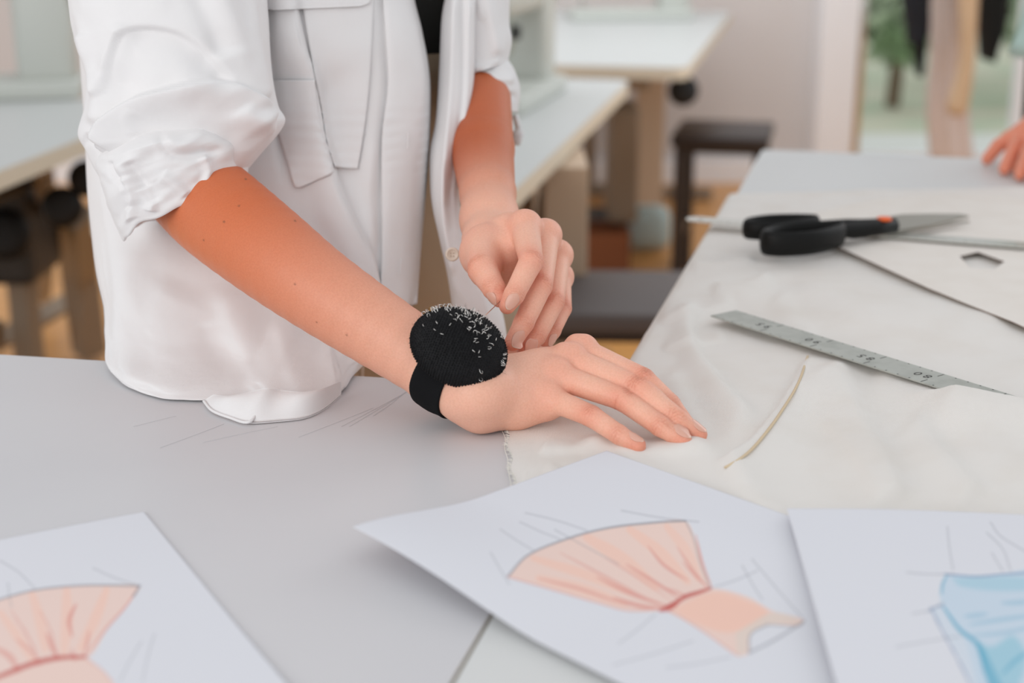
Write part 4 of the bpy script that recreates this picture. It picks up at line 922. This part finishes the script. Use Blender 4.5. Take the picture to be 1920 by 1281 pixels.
# ------------------------------------------------------------ wrist pincushion
axw = unit(ELB-WR); sb0 = PH(815, 742, .020)
def seg_at(px):
    ts = np.linspace(-.1, .6, 400); Ps = WR+np.outer(ts, ELB-WR); i = np.argmin(np.abs(PX(Ps)[:, 0]-px)); return Ps[i], ts[i]
band = thing('wrist_pincushion', (*PH(858, 646, .05)[:2], TZ+.05), 'black knitted dome pincushion worn on the wrist by an elastic band', 'pincushion')
bc, tt = seg_at(850)
rads = np.linalg.norm(V1[np.abs((V1-bc)@axw) < .001]-bc-((V1[np.abs((V1-bc)@axw) < .001]-bc)@axw)[:, None]*axw, axis=1)
u_ = unit(np.cross(axw, [0, 0, 1])); v_ = np.cross(u_, axw)
nb_, na_ = 14, 180; q = np.linspace(0, 2*math.pi, na_, endpoint=False); Vb_ = []
SEL = V1[np.abs((V1-bc)@axw) < .03]; aS = np.arctan2((SEL-bc)@v_, (SEL-bc)@u_); rS = np.linalg.norm((SEL-bc)-((SEL-bc)@axw)[:, None]*axw, axis=1); tS = (SEL-bc)@axw
def rad_at(a, t):
    d = (np.abs((aS-a+math.pi) % (2*math.pi)-math.pi) < .12) & (np.abs(tS-t) < .0025); return min(rS[d].mean(), .0295) if d.any() else .0265
prof = [(-.0122, .0004), (-.0122, .0016)]+[(x, .0019) for x in np.linspace(-.0112, .0112, 10)]+[(.0122, .0016), (.0122, .0004)]
RA = np.array([[rad_at((a+math.pi) % (2*math.pi)-math.pi, x) for a in q] for x, _ in prof])
for _ in range(3): RA = (np.roll(RA, 1, 1)+RA*2+np.roll(RA, -1, 1))/4
for k, (x, e) in enumerate(prof):
    rib = .00012*np.cos(np.arange(na_)*math.pi); Vb_.append(bc+axw*x+np.outer((RA[k]+e+rib)*np.cos(q), u_)+np.outer((RA[k]+e+rib)*np.sin(q), v_))
Vb_ = np.concatenate(Vb_); Vb_[:, 2] = np.maximum(Vb_[:, 2], TZ+.0014)
obj('elastic_band', Vb_, grid_faces(len(prof), na_, True), 'elastic', band)
# dome
DC = PZ(860, 652, 1.002); dn = unit(np.array([.12, -.82, .56])); da = unit(np.array([.87, 0, -.42])-dn*(dn@np.array([.87, 0, -.42]))); db = np.cross(dn, da)
RAx, RBx, RH_ = .0338, .0268, .0225
def dome(th, ph, lift=0.0):
    s_, c_ = math.sin(th), math.cos(th); r = 1+lift
    z = RH_*np.sign(c_)*abs(c_)**.9*(1 if c_ > 0 else .55)
    return DC+da*RAx*r*s_*math.cos(ph)+db*RBx*r*s_*math.sin(ph)+dn*z*r
nt_, np_ = 120, 340; Vd = np.zeros((nt_, np_, 3)); th = np.linspace(0.01, math.pi-.25, nt_); ph = np.linspace(0, 2*math.pi, np_, endpoint=False)
s_, c_ = np.sin(th)[:, None], np.cos(th)[:, None]; P_ = ph[None]
zz = RH_*np.sign(c_)*np.abs(c_)**.9*np.where(c_ > 0, 1, .55)
base_ = DC+(da*(RAx*s_*np.cos(P_))[..., None]+db*(RBx*s_*np.sin(P_))[..., None]+dn*(zz*np.ones_like(P_))[..., None])
loc_a = RAx*s_*np.cos(P_); loc_b = RBx*s_*np.sin(P_)*np.ones_like(loc_a)
# knit: offset rows of rounded stitches in the local plane, wrapped over the dome
arc_b = th[:, None]*RBx*1.0*np.sin(P_)*1.15; arc_a = th[:, None]*RAx*np.cos(P_)*1.1
rowi = arc_b/.00145; st = np.abs(np.sin(rowi*math.pi)); odd = np.floor(rowi) % 2; stc = np.abs(np.sin((arc_a/.0020+odd*.5)*math.pi))
kn = np.zeros((nt_, np_))-.0003
nrm = unit(dn)*0+((base_-DC)/np.linalg.norm(base_-DC, axis=2, keepdims=True)); Vd = base_+nrm*kn[..., None]
obj('knitted_dome', Vd.reshape(-1, 3), grid_faces(nt_, np_, True), 'knit', band)
SV, SF = [], []; un = []
for i_ in range(4):
    for j_ in range(6): un.append((math.sin((i_+.5)/4*math.pi)*math.cos(j_*math.pi/3), math.sin((i_+.5)/4*math.pi)*math.sin(j_*math.pi/3), math.cos((i_+.5)/4*math.pi)))
un = np.array(un); uf = grid_faces(4, 6, True).tolist()+[[0, 1, 2, 3, 4, 5], [23, 22, 21, 20, 19, 18]]
rs = np.random.default_rng(3); nrow = 54
for r_ in range(nrow):
    al = (r_+.5)/nrow*math.pi; rad_ = math.sin(al); circ = 2*math.pi*rad_*.0255; n_st = max(4, int(circ/.00185))
    for k_ in range(n_st):
        be = 2*math.pi*(k_+(r_ % 2)*.5)/n_st; ca_, cb_, cn_ = math.cos(al), rad_*math.cos(be), rad_*math.sin(be)
        if cn_ < -.42: continue
        p_ = DC+da*RAx*ca_+db*RBx*cb_+dn*RH_*(cn_ if cn_ > 0 else cn_*.55); nn_ = unit(da*ca_/RAx+db*cb_/RBx+dn*cn_/RH_)
        tg = unit(-db*math.sin(be)*RBx+dn*math.cos(be)*RH_); sd_ = np.cross(nn_, tg); a_ = .5 if r_ % 2 else -.5; t1_ = tg*math.cos(a_)+sd_*math.sin(a_); t2_ = np.cross(nn_, t1_)
        s3 = rs.uniform(.85, 1.15); pts_ = p_+nn_*.0001+(un[:, :1]*t1_*.00108+un[:, 1:2]*t2_*.00060+un[:, 2:]*nn_*.00055)*s3+rs.normal(size=3)*.00010
        SF += [[q_+len(SV)*24 for q_ in f_] for f_ in uf]; SV.append(pts_)
o = obj('crochet_stitches', np.concatenate(SV), SF, 'knit', band, True); o['kind'] = 'stuff'
fz = MB(); rr = random.Random(9)
for k in range(700):
    i, j = rr.randrange(10, nt_-15), rr.randrange(np_); p = base_[i, j]; n_ = nrm[i, j]; t_ = unit(np.array([rr.gauss(0, 1) for _ in range(3)])); L = rr.uniform(.0012, .0026)
    fz.tube([p, p+n_*L*.6+t_*L*.3, p+n_*L*.7+t_*L*.9], [.00006, .00005, .00003], 3, caps=False)
o = fz.build('wool_fuzz', 'knit', band); o['kind'] = 'stuff'
# looped pins: one mesh, copied
def pin_mesh(name, m):
    R = .00120; pts = [(-R*.55, 0, -.004), (-R*.7, 0, .0004)]+[(R*math.cos(a), 0, .0016+R*1.12*math.sin(a)) for a in np.linspace(math.pi*1.1, -math.pi*.1, 12)]+[(R*.7, 0, .0004), (R*.55, 0, -.004)]
    mb = MB().tube(pts, .00021, 6, up=(0, 1, 0)); me = bpy.data.meshes.new(name); me.from_pydata(mb.v, [], mb.f); me.materials.append(MATS[m]); me.polygons.foreach_set('use_smooth', [True]*len(me.polygons)); return me
pmesh = pin_mesh('looped_pin', 'pin_wire'); bmesh_ = pin_mesh('brass_looped_pin', 'brass_wire')
Zp = [(268,160),(325,120),(345,105),(345,130),(375,120),(405,105),(410,120),(430,115),(450,125),(485,125),(490,145),(330,150),(310,165),(325,180),(368,182),(350,165),(245,215),(285,235),(460,165),(480,160),(505,160),(500,180),(548,145),(560,165),(592,155),(600,170),(520,230),(570,225),(575,245),(570,260),(625,180),(655,148),(640,190),(660,180),(655,205),(665,215),(640,220),(620,235),(610,250),(650,240),(685,215),(695,230),(710,165),(715,180),(735,195),(730,215),(770,220),(770,240),(790,265),(755,290),(815,245),(825,255),(800,285),(795,300),(795,320),(720,300),(735,310),(725,325),(700,275),(685,265),(680,345),(700,350),(690,370),(700,375),(545,280),(570,275),(505,325),(380,305),(245,322),(352,368),(427,402),(850,335),(845,360),(830,385),(825,400),(790,390),(800,395),(870,415),(865,430),(900,355),(760,415),(755,455),(740,475),(765,490),(958,462),(900,510),(878,543),(732,570),(793,580),(787,632),(807,772),(810,850),(1045,600),(1030,620),(1035,640),(1020,665),(1025,690),(1015,710),(990,420),(1005,455)]
FQ = PX(base_.reshape(-1, 3)); FN = nrm.reshape(-1, 3); FP = base_.reshape(-1, 3); facing = (FN*(CAM-FP)).sum(1) > 0
FQ, FN, FP = FQ[facing], FN[facing], FP[facing]
sl, gcount = [], 0
pins_all = [((297, 130), 'b')]+[(p, 's') for p in Zp]
for (zx, zy), kd in pins_all:
    px, py = 750+zx/5.339, 550+zy/5.339; i = np.argmin(((FQ-np.array([px, py]))**2).sum(1)); p, n_ = FP[i], FN[i]
    o = bpy.data.objects.new('looped_pin', bmesh_ if kd == 'b' else pmesh); SC.collection.objects.link(o)
    tilt = Vector(n_)+Vector((rr.gauss(0, .35), rr.gauss(0, .35), rr.gauss(0, .35))); tilt.normalize()
    o.rotation_euler = (tilt.to_track_quat('Z', 'Y').to_matrix() @ Matrix.Rotation(rr.uniform(-1.2, 1.2), 3, 'Z')).to_euler()
    sc_ = rr.uniform(.85, 1.2); o.scale = (sc_,)*3; o.location = tuple(p-n_*.0006)
    if kd == 'b': tag(o, 'single brass-coloured looped pin among silver ones on the pincushion', 'pin')
    else:
        zn = ('on its outer right rim facing the hand', 'right rim') if zx > 940 else (('alone low on its front', 'lower front') if zy > 500 else (('scattered over its left front', 'left front') if zx < 520 and zy > 195 else (('in the crowded fringe along its top edge', 'top edge') if zx < 620 and zy <= 195 else (('in the dense cluster right of the top', 'upper right cluster') if zy < 305 else ('in the looser group right of centre', 'right of centre')))))
        tag(o, 'tiny silver looped pin in the black pincushion, '+zn[0], 'pin', 'looped silver pins, '+zn[1]+' of the pincushion')
p0 = PZ(905, 596, 1.022); p1 = PZ(941, 562, 1.052); ppin = MB().tube([p0-(p1-p0)*.35, p0, p1], [.0002, .00032, .00034], 8)
tag(ppin.build('straight_pin', 'pin_wire', None, True, loc=p0), 'long silver pin held between thumb and index finger above the pincushion', 'pin')

# ------------------------------------------------------------ the other person at the far right corner
pr2 = thing('person', (*PH(1990, 300, 0)[:2]+np.array([0, .35]), 0), 'person in mint shirt at the far right, only a hand on the table corner showing', 'person')
kf = Field((.585, 1.80, .885), (.95, 2.42, 1.20), .0022)
kn_ = [PH(1893, 262, .035), PH(1914, 262, .036), PH(1938, 266, .036), PH(1962, 275, .034)]
tips = [PH(1850, 300, .009), PH(1883, 319, .009), PH(1912, 329, .009), PH(1940, 335, .009)]
kw = PH(1965, 225, .06); ke = PH(2090, 60, .20)
add_soft(kf, [ke, kw], [.038, .026], .012)
for a in kn_: add_soft(kf, [kw, a], [.020, .012], .012)
fg = []
for a, c in zip(kn_, tips): m_ = a*.5+c*.5+np.array([0, 0, .006]); fg.append(([a, m_, c*.85+m_*.15, c], [.0105, .0095, .0085, .0072]))
fg.append(([kw*.6+kn_[0]*.4-np.array([0, 0, .01]), PH(1885, 300, .012)+np.array([.03, 0.02, 0]), PH(1870, 318, .010)+np.array([.03, .02, 0])], [.014, .010, .008]))
add_fingers(kf, fg, .006); V5, F5 = surface_net(kf); V5 = relax(V5, F5, 2)
P2x = XW(2085, 2.46, 1.0)
b2 = Field((P2x-.36, 2.2, .85), (P2x+.36, 2.75, 1.80), .008)
def t2(dx, dy, z): return np.array([P2x+.06+dx, 2.48+dy, z])
add_soft(b2, [t2(0, 0, .9), t2(0, 0, 1.1), t2(0, 0, 1.36)], [.085, .08, .085], .05)
for s_ in (-1, 1): add_soft(b2, [t2(.05*s_, 0, .9), t2(.06*s_, 0, 1.2), t2(.09*s_, 0, 1.36)], [.085, .075, .06], .05)
add_soft(b2, [t2(-.16, 0, 1.36), t2(-.14, -.1, 1.16), ke], [.048, .042, .038], .02); add_soft(b2, [t2(.16, 0, 1.36), t2(.2, -.05, 1.1)], [.048, .038], .02)
add_soft(b2, [t2(0, 0, 1.4), t2(0, -.01, 1.5)], [.05, .046], .03); add_soft(b2, [t2(0, -.03, 1.56), t2(0, -.01, 1.66)], [.062, .078], .03); add_soft(b2, [t2(0, -.09, 1.6), t2(0, -.098, 1.585)], [.013, .010], .012)
V6, F6 = surface_net(b2); V6 = relax(V6, F6, 2); red_n = np.tile(np.array(rgb(232, 150, 122)[:3]), (len(V5), 1))
obj('body', np.r_[V5, V6], np.concatenate([F5, F6+len(V5)]), 'skin', pr2, True, col=np.r_[red_n, np.tile(tanl, (len(V6), 1))])
ring_tube(spline([(P2x+.05, 2.47, 1.0, .215, .13), (P2x+.05, 2.47, 1.05, .20, .125), (P2x+.05, 2.47, 1.2, .185, .118), (P2x+.06, 2.48, 1.36, .18, .10), (P2x+.06, 2.48, 1.42, .09, .06)], 20), name='shirt', m='mint_cloth', parent=pr2)
MB().tube(spline([t2(-.17, 0, 1.37), t2(-.17, -.08, 1.26), t2(-.15, -.14, 1.18)], 8), .062, 20, up=(0, 1, 0)).build('sleeve', 'mint_cloth', pr2, True)
tr = MB()
for s_ in (-1, 1): tr.tube([t2(.075*s_-.01, 0, 1.02), t2(.085*s_-.01, 0, .6), t2(.09*s_-.01, .01, .02)], [.105, .085, .075], 20)
tr.build('trousers', 'black_cloth', pr2, True)
h2 = Field((P2x-.1, 2.35, 1.45), (P2x+.22, 2.65, 1.80), .008); add_soft(h2, [t2(0, .02, 1.67), t2(0, .04, 1.5)], [.088, .06], .03); V7, F7 = surface_net(h2); obj('hair', V7, F7, 'dark_wood', pr2)

# ------------------------------------------------------------ sewing tables behind
TT_ = .78
def ax2(d): d = unit(d); return [(d[0], d[1], 0), (-d[1], d[0], 0), (0, 0, 1)]
def sewing_table(near, far, depth, label, panel=None, wheel=None):
    near, far = np.array(near[:2]), np.array(far[:2]); d = unit(far-near); n_ = np.array([-d[1], d[0]]); L = np.linalg.norm(far-near)
    t = thing('sewing_table', (*((near+far)/2+n_*depth/2), 0), label, 'table')
    P = round_poly([near, far, far+n_*depth, near+n_*depth], .05, 5)
    MB().prism(P, TT_-.035, TT_, 0, 1).build('tabletop', 'table_white', t, mats=['table_band'])
    def at(a, b_, z): p = near+d*a+n_*b_; return (p[0], p[1], z)
    A = ax2(d)
    MB().box(at(L/2, depth/2, TT_-.10), (L*.6, .28, .12), A, bev=.01).build('drawer_tray', 'dark_metal', t)
    for a in (.10, L-.12):
        m_ = MB(); m_.box(at(a, depth/2, .39), (.07, .05, .66), A, bev=.005); m_.box(at(a, depth/2, .03), (.06, depth*.92, .045), A, bev=.006); m_.box(at(a, depth/2, TT_-.055), (.06, depth*.8, .04), A, bev=.004)
        m_.build('leg', 'frame_metal', t)
    MB().box(at(L/2, depth*.62, .22), (L-.2, .05, .06), A, bev=.005).build('stretcher', 'frame_metal', t)
    m_ = MB(); m_.box(at(L*.5, depth*.42, .10), (.38, .24, .02), A, bev=.004); m_.build('treadle', 'dark_metal', t)
    if panel is not None:
        MB().box(at(panel, .03+depth*.12, .375), (.16, .03, .74), [A[1], A[0], A[2]] if False else A, bev=.003).build('side_panel', 'beige_board', t)
    return t, at, A
nA, fA = G(880, 437, TT_), G(1182, 150, TT_)
stm, atm, Am = sewing_table(nA, fA, .62, 'white sewing table directly behind the person, machine standing on it', panel=.95)
nB, fB = G(1288, 128, TT_), G(1391, 0, TT_)
stf, atf, Af = sewing_table(nB, np.array(nB)+(np.array(fB)-np.array(nB))*.75, 1.15, 'white sewing table farthest back, beside the dark stool')
nC, fC = G(-60, 344, TT_), G(330, 190, TT_)
stl, atl, Al = sewing_table(nC, fC, .75, 'white sewing table at the left edge of the picture behind the shirt sleeve')
def wheel(pos, r, ax_, parent): MB().lathe([(.0001, -.02), (r*.5, -.022), (r*.86, -.016), (r, -.008), (r, .008), (r*.86, .016), (r*.5, .022), (.0001, .02)], pos, axis=ax_, n=32).build('motor_wheel', 'black_rubber', parent, True)
v3 = lambda p: np.array(p, float)
wheel(G(1281, 170, .66), .048, (0, -1, .2), stf); wheel(G(117, 388, .60), .045, (0, -1, .2), stl); wheel(G(985, 392, .60), .05, (0, -1, .2), stm); wheel(G(8, 440, .5), .06, (0, -1, .2), stl); wheel(G(163, 335, .66), .04, (0, -1, .2), stl)
MB().box(G(1078, 262, TT_)+np.array([-.02, .02, .37-TT_]), (.088, .22, .74), bev=.004).build('side_panel', 'beige_board', stm)
m_ = MB(); m_.box(G(1218, 230, .38), (.11, .10, .74), bev=.004); m_.build('side_panel', 'beige_board', stf)
m_ = MB(); m_.tube([G(-30, 655, .10), G(175, 540, .14)], .032, 4); m_.build('foot_rail', 'frame_metal', stl)
m_ = MB(); m_.tube([G(78, 300, .74), G(92, 430, .40), G(82, 560, .06)], .022, 4); m_.tube([G(140, 400, .5), G(150, 520, .25), G(168, 660, .02)], .05, 4); m_.build('side_frame', 'frame_metal', stl)
m_ = MB(); m_.box(G(20, 400, .52), (.16, .25, .30), bev=.02); m_.build('motor_housing', 'dark_metal', stl)
m_ = MB(); m_.box(G(1165, 300, .35), (.10, .3, .4), bev=.02); m_.build('motor_housing', 'frame_metal', stm)
def machine(pos, d, label, s=1.0):
    d = unit(d[:2]); A = ax2(d); t = thing('sewing_machine', pos, label, 'sewing machine'); p0 = np.array(pos, float)
    a = lambda x, y, z: tuple(p0+np.array([A[0][0]*x+A[1][0]*y, A[0][1]*x+A[1][1]*y, z])*s)
    S_ = lambda *q: tuple(v*s for v in q)
    MB().box(a(0, 0, .02), S_(.48, .18, .04), A, bev=.008*s).build('bed', 'machine_grey', t, True)
    MB().box(a(.17, 0, .15), S_(.12, .13, .24), A, bev=.02*s).build('column', 'machine_grey', t, True)
    MB().box(a(0, 0, .255), S_(.46, .12, .09), A, bev=.025*s).build('arm', 'machine_grey', t, True)
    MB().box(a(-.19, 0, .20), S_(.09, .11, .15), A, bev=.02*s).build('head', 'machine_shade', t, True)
    MB().tube([a(-.19, 0, .13), a(-.19, 0, .04)], .006*s, 8).build('needle_bar', 'steel_bright', t, True)
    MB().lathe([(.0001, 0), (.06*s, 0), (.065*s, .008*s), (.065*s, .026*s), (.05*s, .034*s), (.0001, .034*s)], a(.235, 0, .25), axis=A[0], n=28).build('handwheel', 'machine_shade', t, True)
    MB().lathe([(.0001, 0), (.022*s, 0), (.022*s, .07*s), (.0001, .07*s)], a(.10, .02, .30), n=16).build('thread_spool', 'table_white', t, True)
    MB().tube([a(.02, .05, .29), a(.02, .05, .46), a(-.06, .03, .47)], .004*s, 6).build('thread_stand', 'steel_bright', t, True)
    MB().box(a(-.19, -.062, .18), S_(.03, .02, .03), A, bev=.004).build('tension_dial', 'black_rubber', t, True)
    return t
machine(G(-60, 182, TT_), (1, .2), 'pale grey sewing machine on the left table, blurred at the picture edge', 1.15)
machine(G(955, 190, TT_)+np.array([0, 0, 0]), (.25, 1), 'grey sewing machine on the middle table, half hidden by the shirt', 1.0)
machine(G(1180, 35, TT_)+np.array([0, .0, 0]), (1, .1), 'sewing machine on the farthest table, only its base in the picture', 1.0)
# stools
def stool(c, d, w_, dp, h_, label, tops):
    t = thing('stool', (c[0], c[1], 0), label, 'stool'); A = ax2(d); a = lambda x, y, z: (c[0]+A[0][0]*x+A[1][0]*y, c[1]+A[0][1]*x+A[1][1]*y, z)
    MB().box(a(0, 0, h_-.02), (w_, dp, .04), A, bev=.01).build('seat', tops, t, True)
    for i, j in ((-1, -1), (1, -1), (-1, 1), (1, 1)): MB().box(a(i*(w_/2-.03), j*(dp/2-.03), (h_-.04)/2), (.035, .035, h_-.04), A, bev=.003).build('leg', 'dark_wood', t)
    for j in (-1, 1): MB().box(a(0, j*(dp/2-.03), h_-.048), (w_-.09, .02, .024), A, bev=.003).build('apron_rail', 'dark_wood', t)
    for i in (-1, 1): MB().box(a(i*(w_/2-.03), 0, .18), (.02, dp-.09, .03), A, bev=.003).build('stretcher', 'dark_wood', t)
stool(G(1155, 545, .52), (1, -.05), .40, .34, .52, 'dark low stool just behind the hands, by the table corner', 'seat_grey')
stool(G(1358, 240, .52), (1, -.22), .31, .36, .52, 'dark wooden stool farther back, near the farthest sewing table', 'dark_wood')
bx = thing('storage_bag', (*G(1212, 425, 0)[:2], 0), 'pale blue bag on the floor beside the farther stool', 'bag')
MB().box(tuple(G(1212, 425, .09)), (.17, .14, .15), bev=.04).build('bag_body', 'pale_blue', bx, True); MB().tube(spline([G(1195, 405, .16), G(1205, 392, .2), G(1222, 392, .2), G(1230, 405, .16)], 10), .006, 6).build('bag_strap', 'pale_blue', bx, True)
c = G(1140, 470, .08)+np.array([-.03, .1, 0]); cb = thing('crate', (c[0], c[1], 0), 'small brown open crate on the floor under the middle table', 'crate')
m_ = MB(); 
for dx, dy, sx, sy in ((0, -.09, .2, .012), (0, .09, .2, .012), (-.1, 0, .012, .18), (.1, 0, .012, .18)): m_.box((c[0]+dx, c[1]+dy, .07), (sx, sy, .14))
m_.box((c[0], c[1], .008), (.2, .18, .012)); m_.build('crate_box', 'brown_box', cb)
# potted plant at the wall
pp = G(1450, 275, .25); pt = thing('potted_plant', (pp[0]+.08, pp[1]+.9, 0), 'small green potted plant at the wall behind the table end', 'plant')
MB().lathe([(.0001, 0), (.08, 0), (.11, .2), (.10, .2), (.0001, .17)], (pp[0]+.08, pp[1]+.9, 0), n=24).build('pot', 'white_paint', pt, True)
V = []; F = []
for i in range(60):
    a = rng.random()*6.28; e = rng.random()*.9+.2; L = .12+.1*rng.random(); d = np.array([math.cos(a)*math.cos(e), math.sin(a)*math.cos(e), math.sin(e)]); s_ = np.cross(d, [0, 0, 1]); s_ /= np.linalg.norm(s_)+1e-9; o_ = np.array([pp[0]+.08, pp[1]+.9, .19])
    V += [o_, o_+d*L*.5+s_*.02, o_+d*L, o_+d*L*.5-s_*.02]; F.append([4*i, 4*i+1, 4*i+2, 4*i+3])
o = obj('leaves', V, F, 'leaf', pt, False); o['kind'] = 'stuff'
# clothes hanging by the glazed doors
RY = 5.4
rk = thing('garment_rack', (XW(1780, RY, .8), RY, 0), 'metal garment rack by the glazed doors, its rail above the picture', 'clothes rack')
xa, xb = XW(1640, RY, .8), XW(2150, RY, .8)
MB().tube([(xa+.03, RY+.3, 1.62), (xb, RY+.3, 1.62)], .014, 12).build('rail', 'steel_bright', rk, True)
MB().tube([(xb, RY+.3, .03), (xb, RY+.3, 1.62)], .014, 12).build('post', 'steel_bright', rk, True); MB().tube([(xa+.03, RY+.3, .03), (xa+.03, RY+.3, 1.62)], .014, 12).build('post', 'steel_bright', rk, True)
MB().tube([(xb, RY, .02), (xb, RY+.6, .02)], .016, 12).build('foot', 'steel_bright', rk, True); MB().tube([(xa+.03, RY, .02), (xa+.03, RY+.6, .02)], .016, 12).build('foot', 'steel_bright', rk, True)
def garment(rows, m, label, nm='hanging_garment', cat='garment', y=RY+.3, dep=.09, seed=0):
    """hanging cloth: rows of (photo y, left x, right x) at the rack's distance"""
    rws = spline(rows, 40); N = 64; q = np.linspace(0, 2*math.pi, N, endpoint=False); V = []
    for i, (py_, l, r) in enumerate(rws):
        z = CAM[2]+y*ray(960, py_)[2]/ray(960, py_)[1]; a, c = XW(l, y, z), XW(r, y, z)
        fold = 1+.16*np.sin(q*7+seed)*min(1, i/12)
        V.append(np.stack([(a+c)/2+(c-a)/2*np.cos(q), y+dep*np.sin(q)*fold, np.full(N, z)], -1))
    V = np.concatenate(V); F = grid_faces(40, N, True).tolist()+[list(range(N))[::-1], [39*N+j for j in range(N)]]
    ctr = V.mean(0); t = thing(nm, (ctr[0], y, float(V[:, 2].max())), label, cat, None); obj('cloth', V, F, m, t, True)
    MB().tube([(ctr[0], y, float(V[:, 2].max())-.02), (ctr[0], y, 1.60), (ctr[0]+.02, y, 1.64)], .003, 6).build('hanger_hook', 'steel_bright', t, True)
garment([(-330, 1690, 1760), (-200, 1680, 1765), (0, 1692, 1742), (50, 1700, 1740), (82, 1703, 1728)], 'navy_cloth', 'dark navy garment hanging leftmost on the rack, before the bright door pane', seed=1)
garment([(-330, 1735, 1800), (-150, 1740, 1815), (0, 1748, 1800), (120, 1745, 1805), (200, 1738, 1815), (300, 1745, 1825)], 'dress_cloth', 'long pale pinkish dress hanging between the navy and black garments', y=RY+.62, seed=2)
garment([(-330, 1790, 1840), (-150, 1790, 1845), (0, 1797, 1834), (120, 1797, 1826), (200, 1775, 1815), (215, 1780, 1808)], 'tan_cloth', 'narrow tan garment hanging against the pale dress', y=RY+.10, dep=.04, seed=3)
garment([(-330, 1815, 1900), (-150, 1820, 1900), (0, 1830, 1890), (55, 1836, 1882), (100, 1842, 1862), (112, 1846, 1856)], 'black_cloth', 'black garment hanging on the rack right of the pale dress', seed=4)
garment([(60, 1712, 1738), (100, 1714, 1736), (142, 1718, 1732)], 'navy_cloth', 'short dark strip of cloth dangling below the navy garment', y=RY+.46, dep=.03, seed=5)
